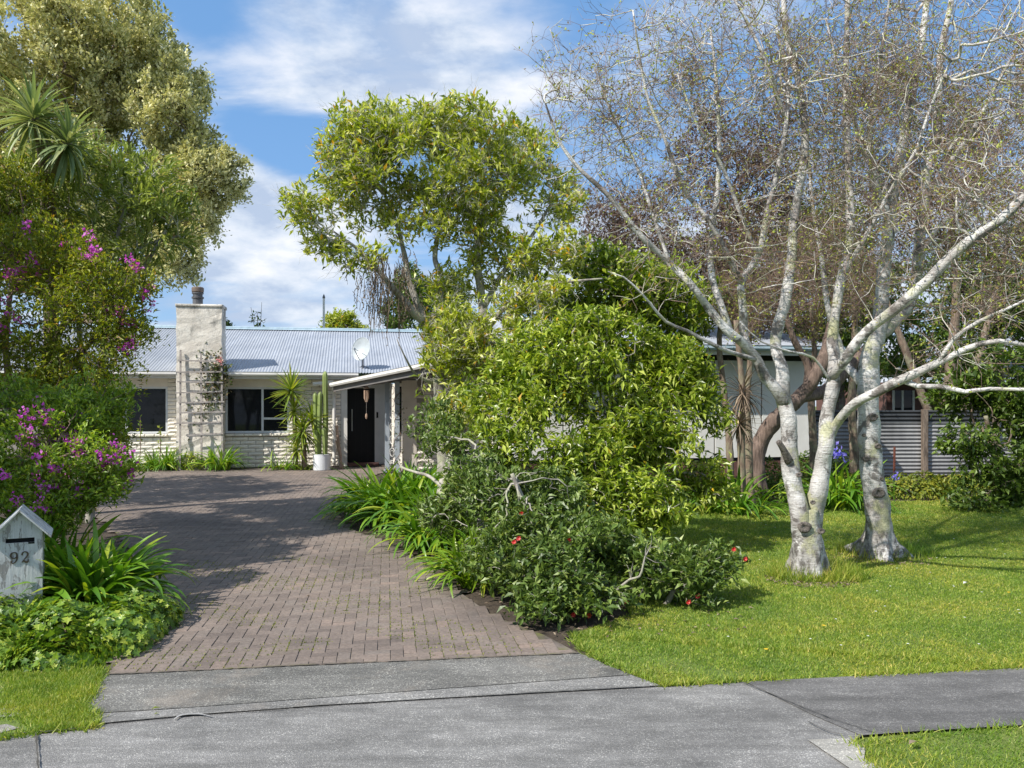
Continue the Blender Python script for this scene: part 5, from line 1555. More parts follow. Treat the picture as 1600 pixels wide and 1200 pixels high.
# snapped stub on the near birch
mb = MB(); trunk_tube(mb, *limbs_px([(1232, 720, 7.85, 7), (1224, 702, 7.78, 5.5), (1216, 690, 7.74, 4)]), 10, .02, .1); mb.obj('stub', M['knot'], B1, smooth=True)

# --- yellow green magnolia like tree in the middle
b = g0(688, 12.3)
mag = stem_set([
 [(690, 806, 12.3, 13), (694, 760, 12.3, 12), (692, 700, 12.3, 10), (688, 620, 12.3, 9.5), (680, 540, 12.3, 9), (672, 512, 12.3, 8.5)],
 [(672, 515, 12.3, 7.5), (650, 490, 12.2, 6.5), (628, 466, 12.1, 5.5), (612, 450, 12.0, 4.5), (590, 420, 11.9, 3.5), (560, 390, 11.8, 2.5), (520, 360, 11.6, 1.5)],
 [(672, 515, 12.3, 6.5), (655, 480, 12.4, 5.5), (640, 440, 12.5, 5), (632, 400, 12.6, 4), (620, 350, 12.7, 3), (600, 300, 12.8, 2)],
 [(674, 510, 12.3, 6), (686, 470, 12.4, 5.5), (688, 430, 12.5, 5), (680, 400, 12.6, 4), (690, 340, 12.7, 3), (700, 280, 12.8, 2)],
 [(752, 770, 12.6, 10), (758, 700, 12.6, 10), (757, 620, 12.6, 9), (755, 560, 12.6, 8), (756, 500, 12.6, 7.5), (752, 450, 12.6, 6.5), (745, 400, 12.6, 5.5), (760, 330, 12.6, 4), (770, 260, 12.6, 2.5)],
 [(757, 520, 12.6, 5), (790, 480, 12.3, 4), (830, 450, 12.1, 3.2), (880, 440, 12, 2.4), (940, 436, 11.9, 1.5)],
 [(756, 480, 12.6, 5), (790, 420, 12.8, 4), (830, 370, 12.9, 3), (860, 320, 13, 2)],
 [(680, 600, 12.3, 3.5), (650, 585, 12.1, 2.2), (634, 560, 11.9, 1.4), (620, 530, 11.8, .6)],
 [(724, 860, 11.0, 11), (712, 830, 10.8, 10), (700, 800, 10.7, 9.5), (690, 770, 10.7, 8), (700, 730, 11, 6), (712, 690, 11.4, 4)],
])
root, pos, idx, cnt, dirs = tree('magnolia_tree', 'tall open yellow green broadleaf tree standing between the driveway and the porch', 'tree', b, mag,
     [lobe(560, 225, 12.4, 70, 60, .8), lobe(640, 210, 12.6, 90, 55, 1), lobe(740, 215, 12.6, 90, 60, 1), lobe(820, 240, 12.7, 60, 60, .8), lobe(540, 290, 12.2, 60, 50, .8, .6), lobe(490, 325, 11.8, 55, 36, .6, 1.2), lobe(510, 370, 11.8, 50, 40, .6, .9), lobe(560, 400, 11.9, 50, 30, .6, .6),
      lobe(640, 290, 12.5, 80, 60, .9), lobe(760, 310, 12.6, 90, 60, .9), lobe(860, 310, 12.8, 55, 60, .7), lobe(680, 360, 12.5, 80, 40, .7, .6), lobe(800, 390, 12.6, 80, 50, .8, .8), lobe(870, 390, 12.3, 50, 40, .5, .7), lobe(740, 440, 12.5, 50, 40, .5, .6),
      lobe(720, 520, 12.2, 60, 60, .6), lobe(700, 600, 12, 55, 60, .6, .9), lobe(800, 480, 12.2, 60, 40, .5, .9), lobe(770, 570, 11.8, 60, 60, .6, .9), lobe(720, 650, 11.4, 60, 55, .6, .8), lobe(860, 460, 12, 60, 30, .5, .9), lobe(690, 440, 12.4, 40, 30, .5, .5), lobe(700, 250, 12.3, 130, 80, .9), lobe(590, 320, 12.2, 60, 60, .6), lobe(740, 500, 12.0, 80, 50, .6, .9), lobe(700, 560, 11.8, 50, 50, .5, .8), lobe(820, 520, 11.8, 70, 40, .6, .9), lobe(600, 260, 12.3, 90, 70, .8)],
     3300, dict(k=11, L=.112, W=.37, spread=.15, m='f_mich', a=.8, b=1.0, up=.5, maxcnt=2), bark='greybark', twig='twig_pale', tip=.0042, bf=.28, clump=.05, cs=2.0, shell=.45, seed=31, flare=.2, twiglets=2, twig_len=.25, twig_r=.0022)
# hanging dry tassels under its left side
mb = MB()
for _ in range(230):
    px = rng.choice([rng.normal(600, 18), rng.normal(585, 10), rng.normal(632, 10), rng.normal(598, 30)]); py = rng.uniform(390, 480)
    l = rng.uniform(.12, .6) * (1 if abs(px - 603) < 22 else .5)
    p = I(px, py, 11.9 + rng.normal() * .2); c_ = [p]
    for j in range(6): c_.append(c_[-1] + np.array([rng.normal() * .014, rng.normal() * .014, -l / 6]))
    mb.tube(c_, [.004, .005, .006, .005, .005, .004, .002], 3, cap=False)
    c_ = np.array(c_); q = c_[rng.integers(1, 7, 9)]
    scatter(mb, T_SMALL, q, rnd(9) * .6 - [0, 0, 1], rnd(9), .03, .012)
mb.obj('hanging_tassels', M['deadleaf'], root, kind='stuff')

# --- bright green bush
b = g0(960, 9.7)
tree('bright_green_bush', 'large glossy bright green bush in the middle of the garden bed', 'bush', b,
     stem_set([[(958, 853, 9.7, 9), (950, 780, 9.7, 8), (935, 700, 9.7, 6), (910, 620, 9.6, 4), (890, 560, 9.6, 3)], [(960, 850, 9.7, 8), (985, 760, 9.7, 7), (1010, 690, 9.7, 5), (1040, 640, 9.6, 3)], [(955, 850, 9.6, 7), (900, 760, 9.4, 6), (860, 700, 9.2, 4), (830, 640, 9.2, 3)]]),
     [lobe(900, 570, 9.6, 95, 55, .7), lobe(980, 590, 9.6, 80, 60, .7), lobe(850, 640, 9.2, 70, 60, .6), lobe(1060, 650, 9.6, 80, 45, .6, .9), lobe(950, 680, 9.2, 110, 50, .6), lobe(820, 560, 9.8, 45, 60, .5, .7), lobe(930, 750, 8.6, 90, 50, .5), lobe(1000, 790, 8.5, 75, 55, .5), lobe(1000, 860, 8.3, 50, 30, .4, .5), lobe(1070, 730, 9.4, 60, 40, .5, .7), lobe(880, 800, 8.5, 60, 40, .5, .6), lobe(1110, 760, 9.3, 50, 35, .4, .4), lobe(860, 530, 9.9, 60, 30, .5, .9), lobe(940, 520, 9.9, 90, 40, .6, 1), lobe(1040, 570, 9.9, 60, 50, .6), lobe(800, 690, 9.0, 60, 60, .5, .8), lobe(760, 620, 9.9, 40, 50, .5, .6), lobe(1020, 700, 9, 80, 50, .5, .9), lobe(800, 620, 9.6, 60, 60, .5, 1), lobe(870, 700, 9.0, 80, 50, .5, 1), lobe(1080, 600, 9.8, 45, 45, .5)],
     3500, dict(k=11, L=.10, W=.34, spread=.14, m='f_bush', a=.8, b=.9, up=-.05, maxcnt=2), bark='greybark', tip=.0035, bf=.3, clump=.12, cs=2.5, shell=.4, seed=32, flare=0, cap_r=.02)
# --- dark shrub with red flowers
b = g0(850, 7.6)
root, pos, idx, cnt, dirs = tree('red_flowered_shrub', 'dark glossy shrub with a few red flowers spreading beside the driveway edge', 'shrub', b,
     stem_set([[(850, 914, 7.6, 9), (840, 860, 7.6, 7), (820, 790, 7.6, 4), (800, 740, 7.6, 3)], [(852, 914, 7.6, 8), (890, 880, 7.4, 6), (930, 860, 7.3, 4)], [(846, 914, 7.6, 8), (780, 860, 7.8, 5), (740, 800, 8, 3)],
               [(1040, 945, 6.9, 5), (1070, 900, 6.9, 4), (1110, 870, 6.95, 3)], [(860, 940, 6.9, 6), (870, 910, 6.8, 4), (880, 880, 6.7, 3)]]),
     [lobe(745, 745, 8.5, 60, 40, .6), lobe(790, 790, 8, 80, 55, .6), lobe(860, 830, 7.5, 90, 60, .6), lobe(810, 870, 7.0, 75, 55, .5), lobe(880, 890, 6.8, 90, 60, .6), lobe(870, 940, 6.4, 70, 45, .35), lobe(940, 860, 6.9, 70, 50, .5), lobe(960, 920, 6.7, 50, 35, .35, .8), lobe(1060, 890, 7, 60, 45, .5), lobe(1110, 880, 7.1, 50, 35, .4, .9), lobe(1080, 930, 6.9, 50, 30, .35, .7), lobe(700, 700, 9, 50, 30, .5, .6), lobe(680, 660, 9.8, 40, 40, .4, .5), lobe(1000, 880, 7, 50, 50, .4, .7), lobe(740, 870, 7.3, 40, 30, .3, .5), lobe(820, 950, 6.3, 50, 30, .3, .9), lobe(890, 955, 6.1, 55, 28, .3, 1), lobe(700, 800, 8.6, 50, 40, .5, .8), lobe(840, 780, 7.9, 80, 50, .5)],
     2500, dict(k=12, L=.068, W=.46, spread=.10, m='f_cam', a=.8, b=.9, up=.25, maxcnt=2), bark='greybark', tip=.0022, bf=.35, clump=-.05, cs=3.2, shell=.35, seed=33, flare=0, cap_r=.012)
for (px, py, Y) in ((813, 800, 7.3), (803, 850, 6.9), (814, 838, 6.8), (884, 846, 6.6), (1151, 846, 6.6), (1089, 932, 6.4), (1060, 953, 6.3), (975, 940, 6.1), (899, 981, 5.9), (913, 964, 5.95), (1218, 804, 6.9)):
    c = snap(pos[idx], px, py) + np.array([0, -.06, .01]); mb = MB()
    for a in range(7):
        an = a * .9 + px
        scatter(mb, T_LEAF, np.array([c]), np.array([[math.cos(an) * .8, -.5 + .2 * math.sin(an * 2), math.sin(an) * .8]]), np.array([[0, -1., .2]]), .025, .021)
    mb.obj('flower', M['red'], root)
# bare bent grey branch over the strap leaves
def stick(name, label, pts, bark='twig_pale', sides=7):
    p, r = limbs_px(pts); root = thing(name, label, 'branch', p[0]); mb = MB()
    trunk_tube(mb, p, r, sides, .05, .1); mb.obj('stem', M[bark], root, smooth=True)
    mb = MB(); p = np.array(p)
    pp, rr = smooth_path(p, r, .1)
    k = rng.integers(len(pp) // 4, len(pp), 8)
    scatter(mb, T_TWIG, pp[k], rnd(8) + [.3, -.2, .8], rnd(8), .15, .003); mb.obj('twigs', M[bark], root)
stick('bent_branch', 'bare bent grey branch arching over the strap leaves by the porch', [(770, 850, 8.2, 2), (735, 800, 8.6, 2.8), (700, 770, 8.9, 3), (672, 745, 9.2, 2.8), (650, 738, 9.6, 2.4), (628, 730, 9.8, 1.8), (622, 718, 9.9, .8)], 'greybark')
stick('bare_twig_branch', 'forked bare grey twig sticking out above the lawn side of the dark shrub', [(960, 925, 6.8, 2.6), (985, 905, 6.7, 2.4), (1000, 900, 6.6, 2), (1008, 870, 6.6, 1.2), (1016, 855, 6.6, .6)], 'greybark')

# --- left side: oleander, cordyline, polygala
b = g0(130, 11.5)
tree('oleander', 'tall oleander with long narrow leaves above the flowering shrub', 'shrub', b,
     stem_set([[(140, 818, 11.5, 7), (150, 650, 11.5, 6), (165, 520, 11.4, 5), (180, 420, 11.3, 4)], [(150, 600, 11.5, 5), (210, 450, 11.2, 3.5), (265, 350, 11.1, 2)], [(140, 650, 11.5, 5), (120, 480, 11.5, 4), (110, 330, 11.4, 3)], [(175, 440, 11.3, 3), (215, 390, 11.2, 2.4), (280, 368, 11, 1.5)], [(178, 425, 11.3, 3), (190, 340, 11.2, 2.4), (230, 260, 11.1, 1.4)]]),
     [lobe(230, 290, 11.2, 60, 55, .7, 1.3), lobe(260, 330, 11.0, 50, 50, .6), lobe(130, 250, 11.6, 60, 50, .7), lobe(160, 300, 11.4, 80, 70, .8), lobe(270, 360, 11.1, 45, 40, .5, .9), lobe(60, 330, 11.5, 80, 90, .8), lobe(190, 400, 11.3, 70, 50, .7), lobe(100, 430, 11.6, 90, 70, .8)],
     640, dict(T=T_LANCE, k=13, L=.15, W=.21, spread=.16, m='f_olea', a=1.1, b=.75, up=.3, maxcnt=2), bark='greybark', twig='twig_pale', tip=.0045, bf=.5, shell=.4, seed=41, flare=0, cap_r=.02)
for (tx, ty, sd, lb) in ((-7, -13, 45, 'bare branched street tree across the road mirrored in the house windows'), (-1, -16, 46, 'second street tree across the road further from the house')):
    b = np.array([tx, ty, 0.])
    tree('street_tree', lb, 'tree', b, [([b, b + [0, 0, 1.2], b + [.2, 0, 3]], [.2, .16, .08]), ([b + [0, 0, 1], b + [1.2, 0, 2.4], b + [2, 0, 3.6]], [.1, .08, .04]), ([b + [0, 0, .9], b + [-1.2, 0, 2.2], b + [-2.2, 0, 3]], [.1, .08, .04])],
         [(tx, ty, 2.6, 3.6, 2, 2.6)], 420, dict(T=T_SMALL, k=9, L=.16, W=.5, spread=.3, m='f_dark', maxcnt=2), bark='brownbark', seed=sd, tip=.01)
b = np.array([-10.5, 12.5, 0])
tree('garden_tree', 'leafy tree just outside the left edge shading the far end of the driveway', 'tree', b,
     [([b, b + [0, 0, 2], b + [.2, 0, 4.5]], [.16, .13, .06])], [(-10.2, 12.5, 4.6, 2.0, 2.2, 1.4), (-8.8, 13.2, 4.2, 1.3, 1.8, 1.2), (-11, 14.5, 4.8, 1.8, 1.6, 1.4)],
     700, dict(T=T_SMALL, k=22, L=.15, W=.5, spread=.3, m='f_dark', maxcnt=3), bark='brownbark', seed=44)
b = np.array([-6.6, 4.6, 0])
tree('garden_tree', 'slender tree just outside the left edge that dapples the letterbox and the near driveway', 'tree', b,
     [([b, b + [0, 0, 1.6], b + [.1, 0, 3]], [.09, .07, .04])], [(-6.4, 4.9, 3.6, 1.0, 1.2, .8), (-6.6, 6.6, 3.9, 1.1, 1.2, .8), (-7.0, 8.0, 4.3, 1.2, 1.3, .9), (-7.6, 9.6, 4.6, 1.4, 1.4, 1.0)],
     900, dict(T=T_SMALL, k=18, L=.13, W=.5, spread=.28, m='f_dark', maxcnt=3), bark='brownbark', seed=47, clump=.05, cs=1.8)
b = g0(20, 10.5)
_, opos, oidx, _c, _d = tree('olive_shrub', 'tall olive green shrub filling the left edge above the purple flowers', 'shrub', b,
     stem_set([[(30, 836, 10.4, 9), (40, 700, 10.3, 8), (60, 600, 10.2, 6), (100, 500, 10, 4), (110, 420, 9.8, 3)], [(40, 700, 10.3, 6), (10, 560, 10.2, 5), (20, 420, 10.1, 3)], [(60, 610, 10.2, 5), (120, 560, 9.8, 4), (170, 500, 9.6, 2.5)]]),
     [lobe(20, 330, 10.5, 90, 80, .8), lobe(70, 400, 9.8, 90, 70, .8), lobe(-80, 450, 10, 120, 150, 1), lobe(110, 500, 9.4, 90, 70, .7), lobe(170, 470, 9.4, 65, 60, .6), lobe(200, 530, 9.3, 42, 50, .5), lobe(30, 560, 9.5, 90, 80, .7), lobe(120, 600, 9.3, 80, 60, .6), lobe(160, 420, 9.6, 60, 50, .6), lobe(60, 650, 9.2, 110, 60, .7), lobe(190, 590, 9.2, 45, 60, .5), lobe(150, 680, 9.0, 60, 50, .5), lobe(215, 440, 9.5, 30, 35, .4), lobe(70, 760, 9.0, 100, 60, .6, .7)],
     3000, dict(T=T_LEAF, k=17, L=.062, W=.38, spread=.16, m='f_poly', a=.9, b=.9, up=.35, maxcnt=3), bark='brownbark', twig='twig_brown', tip=.0032, bf=.35, clump=-.05, cs=2.4, shell=.42, seed=42, flare=0, cap_r=.03)
def flowerhead(mb, c, s, n=16):
    c = np.asarray(c)
    scatter(mb, T_SMALL, c + rng.normal(size=(n, 3)) * s * .42, rnd(n) + [0, -.2, .4], rnd(n), s * .62, s * .5)
def flowers(parent, lst, Y, s, nodes=None):
    for (px, py) in lst:
        mb = MB()
        c = snap(nodes, px, py) if nodes is not None else I(px, py, Y)
        c = c + np.array([0, -.05, .01])
        for _ in range(3): flowerhead(mb, c + rng.normal(size=3) * s * .35, s * (.6 + .4 * rng.random()), 9)
        mb.obj('flower_cluster', M['magenta'], parent, kind='stuff')
osh = bpy.data.objects['olive_shrub']
flowers(osh, [(50, 401), (40, 417), (62, 427), (13, 432), (30, 445), (28, 436), (98, 387), (105, 425), (133, 404), (145, 405), (200, 415), (216, 420), (240, 448), (244, 475), (233, 456), (190, 490), (178, 492), (206, 542), (198, 545), (205, 508), (172, 378), (5, 475), (2, 508), (210, 533), (44, 358), (180, 495), (18, 498), (152, 397)], 8.85, .075, opos[oidx])
b = g0(70, 7.6)
_, ppos, pidx, _c, _d = tree('purple_flowered_shrub', 'low bright green shrub covered in magenta flowers above the letterbox', 'shrub', b,
     stem_set([[(60, 914, 7.6, 7), (55, 840, 7.6, 6), (60, 770, 7.5, 4), (80, 720, 7.4, 3)], [(60, 880, 7.6, 5), (100, 810, 7.4, 3.5), (150, 770, 7.2, 2.4)], [(58, 860, 7.6, 5), (20, 790, 7.5, 3.5), (0, 730, 7.5, 2.4)]]),
     [lobe(60, 690, 7.6, 80, 55, .6), lobe(110, 650, 8.0, 70, 50, .6), lobe(120, 730, 7.2, 70, 50, .5), lobe(165, 745, 7.1, 38, 42, .4, .9), lobe(30, 760, 7.3, 70, 55, .6), lobe(90, 785, 7.0, 60, 35, .4), lobe(-60, 740, 7.4, 70, 90, .6), lobe(150, 640, 8.3, 50, 70, .5), lobe(20, 640, 8.2, 70, 50, .5), lobe(60, 830, 7.2, 60, 40, .4)],
     2000, dict(T=T_LEAF, k=17, L=.055, W=.36, spread=.11, m='f_polg', a=1, b=.8, up=.35, maxcnt=3), bark='brownbark', twig='twig_brown', tip=.0022, bf=.35, clump=-.05, cs=3.2, shell=.38, seed=43, flare=0, cap_r=.012)
psh = bpy.data.objects['purple_flowered_shrub']
flowers(psh, [(72, 639), (71, 645), (35, 655), (100, 672), (105, 675), (80, 668), (110, 680), (118, 653), (120, 690), (75, 690), (58, 697), (40, 690), (85, 685), (128, 708), (125, 700), (126, 725), (162, 713), (170, 692), (186, 700), (180, 718), (168, 728), (186, 752), (210, 746), (133, 761), (65, 743), (62, 715), (92, 757), (28, 756), (38, 780), (76, 790), (90, 797), (130, 776), (98, 735), (75, 760), (198, 692), (16, 745)], 6.72, .070, ppos[pidx])
root = thing('cordyline', 'spiky cabbage tree with two sword leaved heads at the upper left', 'cabbage tree', g0(70, 12.2))
def head(parent, c, n, Ln, wd, m, tilt=0.0, lo=-.45, name='leaf', droop=.5, k0=0, axis=None, shared={}):
    """rosette: every leaf its own object sharing a few meshes"""
    key = (round(Ln, 2), round(wd, 3), m, droop)
    if key not in shared:
        arr = []
        for v_ in range(4):
            g = np.random.default_rng(v_ + 5)
            ns = 7; s = np.linspace(0, 1, ns + 1)
            ang = -droop * (.6 + .8 * g.random()) * s ** 1.6
            x = np.concatenate([[0], np.cumsum(np.cos(ang[:-1]) / ns)]) * Ln; z = np.concatenate([[0], np.cumsum(np.sin(ang[:-1]) / ns)]) * Ln
            w_ = wd * .5 * np.minimum(1, .45 + 2.2 * s) * np.clip((1 - s) * 2.6, 0, 1) ** .8
            v = []
            for i in range(ns + 1): v += [(x[i], -w_[i], z[i] + w_[i] * .45), (x[i], 0, z[i]), (x[i], w_[i], z[i] + w_[i] * .45)]
            q = []
            for i in range(ns): q += [(3 * i, 3 * i + 1, 3 * i + 4, 3 * i + 3), (3 * i + 1, 3 * i + 2, 3 * i + 5, 3 * i + 4)]
            me = raw_mesh(name, v, None, q, smooth=True); me.materials.append(M[m]); arr.append(me)
        shared[key] = arr
    for i in range(n):
        az = i * 2.39996 + rng.normal() * .15
        f = i / n
        el = math.asin(max(-.98, min(.98, 1 - (1 - math.sin(lo)) * f ** .9 * 1.0 if False else (1 - f) * 1.0 + f * math.sin(lo)))) + rng.normal() * .08
        o = bpy.data.objects.new(name, shared[key][int(rng.integers(4))])
        o.location = tuple(np.asarray(c) - np.array(parent.location) + np.array([0, 0, -.12 * f * Ln]))
        mt = Matrix.Rotation(az, 4, 'Z') @ Matrix.Rotation(-el, 4, 'Y')
        if axis is not None: mt = Vector((0, 0, 1)).rotation_difference(Vector(axis)).to_matrix().to_4x4() @ mt
        o.rotation_euler = mt.to_euler()
        sc = .75 + .4 * rng.random(); o.scale = (sc, sc, sc)
        link(o, parent)
h1, h2 = I(52, 182, 10.4), I(104, 222, 10.4)
mb = MB(); trunk_tube(mb, [g0(80, 12.2), g0(80, 12.2) + [0, 0, 3], I(72, 262, 10.9), h1], [.12, .10, .09, .06], 12, .1, .08); mb.obj('trunk', M['brownbark'], root, smooth=True)
mb = MB(); trunk_tube(mb, [I(74, 275, 10.9), I(90, 255, 10.6), h2], [.08, .07, .05], 10, .1, .08); mb.obj('limb', M['brownbark'], root, smooth=True)
head(root, h1, 120, .60, .042, 'cordy', lo=-.9, droop=.55)
head(root, h2, 110, .55, .042, 'cordy', lo=-1.15, droop=.7, axis=(.35, -.1, 1))
# dead leaved cordyline behind the near birch
root = thing('dead_cordyline', 'cabbage tree trunk with a shaggy skirt of dead brown leaves before the pale wall', 'cabbage tree', g0(1158, 12.8))
c1 = I(1160, 612, 12.8)
mb = MB(); trunk_tube(mb, [g0(1160, 12.8), g0(1158, 12.8) + [0, 0, 1], c1, I(1150, 500, 12.8)], [.07, .06, .05, .04], 10, .1, .1); mb.obj('trunk', M['brownbark'], root, smooth=True)
head(root, c1, 80, .55, .022, 'deadleaf', lo=-1.5, droop=.9)
head(root, I(1155, 660, 12.7), 60, .42, .022, 'deadleaf', lo=-1.5, droop=.6)
# yucca by the house
root = thing('yucca', 'bright green yucca with a tall spiky head by the right hand window', 'yucca', g0(458, 21.1))
mb = MB(); trunk_tube(mb, [g0(462, 21.1), g0(461, 21.1) + [0, 0, 1], I(456, 612, 21.1)], [.07, .06, .05], 10, .1, .08); mb.obj('trunk', M['brownbark'], root, smooth=True)
head(root, I(455, 608, 21.0), 95, .66, .045, 'sword', lo=-.75, droop=.15)
head(root, I(459, 640, 21.0), 60, .56, .045, 'sword', lo=-.9, droop=.3)
root = thing('yucca', 'lower bushy yellow green yucca between the tall yucca and the cactus', 'yucca', g0(475, 20.95))
mb = MB(); trunk_tube(mb, [g0(476, 20.95), I(474, 690, 20.9), I(474, 668, 20.9)], [.07, .06, .05], 10, .1, .08); mb.obj('trunk', M['brownbark'], root, smooth=True)
head(root, I(472, 672, 20.9), 90, .62, .05, 'sword', lo=-1.0, droop=.45)
head(root, I(487, 655, 20.95), 60, .55, .05, 'sword', lo=-.8, droop=.3)
head(root, I(464, 700, 20.85), 50, .5, .05, 'sword', lo=-.9, droop=.5)

# agapanthus and other strap leaved clumps: every leaf its own object
strap_cache = {}
def strap_mesh(m, e0, e1, wd=.036):
    key = (m, e0, e1, wd)
    if key in strap_cache: return strap_cache[key]
    ns = 9; s = np.linspace(0, 1, ns + 1)
    ang = np.radians(e0) + (np.radians(e1) - np.radians(e0)) * s ** 1.25
    x = np.concatenate([[0], np.cumsum(np.cos(ang[:-1]) / ns)]); z = np.concatenate([[0], np.cumsum(np.sin(ang[:-1]) / ns)])
    w_ = wd * .5 * np.minimum(1, .6 + 1.5 * s) * np.clip((1.0 - s) * 3.2 + .04, 0, 1) ** .7
    nx_, nz_2 = -np.sin(ang), np.cos(ang)
    v = []
    for i in range(ns + 1): v += [(x[i] + nx_[i] * w_[i] * .3, -w_[i], z[i] + nz_2[i] * w_[i] * .3), (x[i], 0, z[i]), (x[i] + nx_[i] * w_[i] * .3, w_[i], z[i] + nz_2[i] * w_[i] * .3)]
    q = []
    for i in range(ns): q += [(3 * i, 3 * i + 1, 3 * i + 4, 3 * i + 3), (3 * i + 1, 3 * i + 2, 3 * i + 5, 3 * i + 4)]
    me = raw_mesh('leaf', v, None, q, smooth=True); me.materials.append(M[m])
    strap_cache[key] = me
    return me
def strap_clump(name, label, cat, c, n, Ln, R, m='strap', ry=None, wd=.05, group='strap leaved clumps', yellow=.06, heads=None):
    root = thing(name, label, cat, c, group)
    ry = ry or R
    hs = heads or max(3, n // 18)
    rest = MB()
    hc = [(R * .75 * math.sqrt(rng.random()) * math.cos(a), ry * .75 * math.sqrt(rng.random()) * math.sin(a)) for a in rng.uniform(0, 2 * np.pi, hs)]
    for i in range(n):
        hx_, hy_ = hc[i % hs]
        f = rng.random()
        e0 = [84, 76, 66, 55, 44][min(4, int(f * 5))]; e1 = e0 - [58, 95, 118, 122, 112][min(4, int(f * 5))] + float(rng.choice([-12, 0, 12]))
        me_ = strap_mesh('straplight' if rng.random() < yellow else m, e0, e1, wd)
        o = bpy.data.objects.new('leaf', me_) if i < 300 else None
        # lean outwards
        az = math.atan2(hy_, hx_) + rng.normal() * 1.25 if math.hypot(hx_, hy_) > .05 else rng.uniform(0, 6.28)
        l = Ln * (.7 + .5 * rng.random())
        lo_ = (hx_ + rng.normal() * .03, hy_ + rng.normal() * .03, 0)
        ro_ = (rng.normal() * .25, rng.normal() * .08, az)
        sc_ = (l, min(l, 1.2) * (.8 + .4 * rng.random()), l)
        if o is not None:
            o.location = lo_; o.rotation_euler = ro_; o.scale = sc_
            link(o, root)
        else:   # beyond 300 leaves the small hidden ones are joined
            k_ = len(me_.vertices)
            co = np.empty(k_ * 3); me_.vertices.foreach_get('co', co); co = co.reshape(-1, 3) * sc_
            R_ = np.array(Matrix.LocRotScale(None, __import__('mathutils').Euler(ro_), None))[:3, :3]
            co = co @ R_.T + lo_ + np.array(c)
            sec = k_ // 3
            qd = [(3 * a, 3 * a + 1, 3 * a + 4, 3 * a + 3) for a in range(sec - 1)] + [(3 * a + 1, 3 * a + 2, 3 * a + 5, 3 * a + 4) for a in range(sec - 1)]
            rest.add(co, quads=qd)
    if rest.n: rest.obj('inner_leaves', M[m], root, smooth=True, kind='stuff')
    return root
SG = 'strap_leaf_clump'
strap_clump(SG, 'large strap leaved clump arching beside the letterbox at the driveway edge', 'plant', np.array([-3.28, 6.5, .02]), 460, .66, .36, ry=.4, wd=.068, yellow=.12, heads=20)
strap_clump(SG, 'strap leaved clump filling the corner behind the letterbox roof', 'plant', np.array([-4.0, 6.9, .1]), 120, .75, .4, ry=.4, wd=.06)
strap_clump(SG, 'biggest strap leaved clump on the driveway bend by the porch', 'plant', np.array([-1.75, 12.4, 0]), 520, .86, .75, ry=1.5, wd=.055, yellow=.25, heads=26)
strap_clump(SG, 'strap leaved clump at the front of the driveway bend below the bent grey branch', 'plant', np.array([-1.25, 11.3, 0]), 420, .84, .5, ry=.8, wd=.058, yellow=.2, heads=20)
strap_clump(SG, 'middle strap leaved clump along the right edge of the driveway', 'plant', np.array([-.82, 9.7, 0]), 400, .72, .42, ry=.7, wd=.052, yellow=.25, heads=14)
strap_clump(SG, 'nearest yellowish strap leaved clump under the dark shrub at the driveway edge', 'plant', np.array([-.32, 7.7, 0]), 180, .62, .25, ry=.5, wd=.045, yellow=.75, heads=8)
strap_clump(SG, 'strap leaved clump in the bed left of the chimney', 'plant', g0(262, 21.0), 290, .62, .75, ry=.3, wd=.045, yellow=.15, heads=14)
strap_clump(SG, 'strap leaved clump at the foot of the chimney between the trellis posts', 'plant', g0(343, 20.8), 120, .72, .3, ry=.2, wd=.05, yellow=.2, heads=5)
strap_clump(SG, 'small strap leaved clump left of the tall yucca base', 'plant', g0(437, 20.9), 55, .55, .3, ry=.2, wd=.045, yellow=.2, heads=5)
strap_clump(SG, 'dark strap leaved clump behind the left side of the near birch', 'plant', g0(1150, 12.6), 120, .8, .55, ry=.4, wd=.05, heads=9)
strap_clump(SG, 'dark strap leaved clump between the two birches', 'plant', g0(1312, 13.2), 130, .85, .5, ry=.4, wd=.055, heads=9, yellow=.02)
strap_clump(SG, 'strap leaved clump at the far left of the bed before the white brick wall', 'plant', g0(212, 20.6), 60, .55, .4, ry=.2, wd=.045, heads=5)
# violet flower on a stalk
root = thing('violet_flower', 'violet blue flower on a stalk between the two birches', 'flower', g0(1307, 13))
mb = MB(); mb.tube([g0(1307, 13), I(1306, 712, 13)], .007, 5); mb.obj('stalk', M['strap'], root)
mb = MB(); flowerhead(mb, I(1306, 710, 13), .12, 40); mb.obj('flower_head', M['iris'], root)
root = thing('violet_flower', 'low violet flower beside the base of the rear birch before the fence', 'flower', g0(1397, 14))
mb = MB(); mb.tube([g0(1397, 14), I(1397, 746, 14)], .007, 5); mb.obj('stalk', M['strap'], root)
mb = MB(); flowerhead(mb, I(1397, 746, 14), .08, 24); mb.obj('flower_head', M['iris'], root)
# seedling stalks before the left window
for px, top in ((217, 652), (248, 668)):
    b = g0(px, 20.7); root = thing('seedling', 'thin yellow leaved stem standing before the left window' if px == 217 else 'shorter yellow leaved stem nearer the chimney before the left window', 'plant', b)
    mb = MB(); t_ = I(px + 2, top, 20.7); mb.tube([b, (b + t_) / 2 + [.03, 0, 0], t_], [.012, .01, .006], 6); mb.obj('stem', M['twig_brown'], root)
    k = 22; f = .5 + .5 * rng.random((k, 1)); q = b * (1 - f) + t_ * f
    mb = MB(); scatter(mb, T_LEAF, q, rnd(k) + [0, 0, .3], rnd(k), .10, .04); mb.obj('leaves', M['sword'], root)

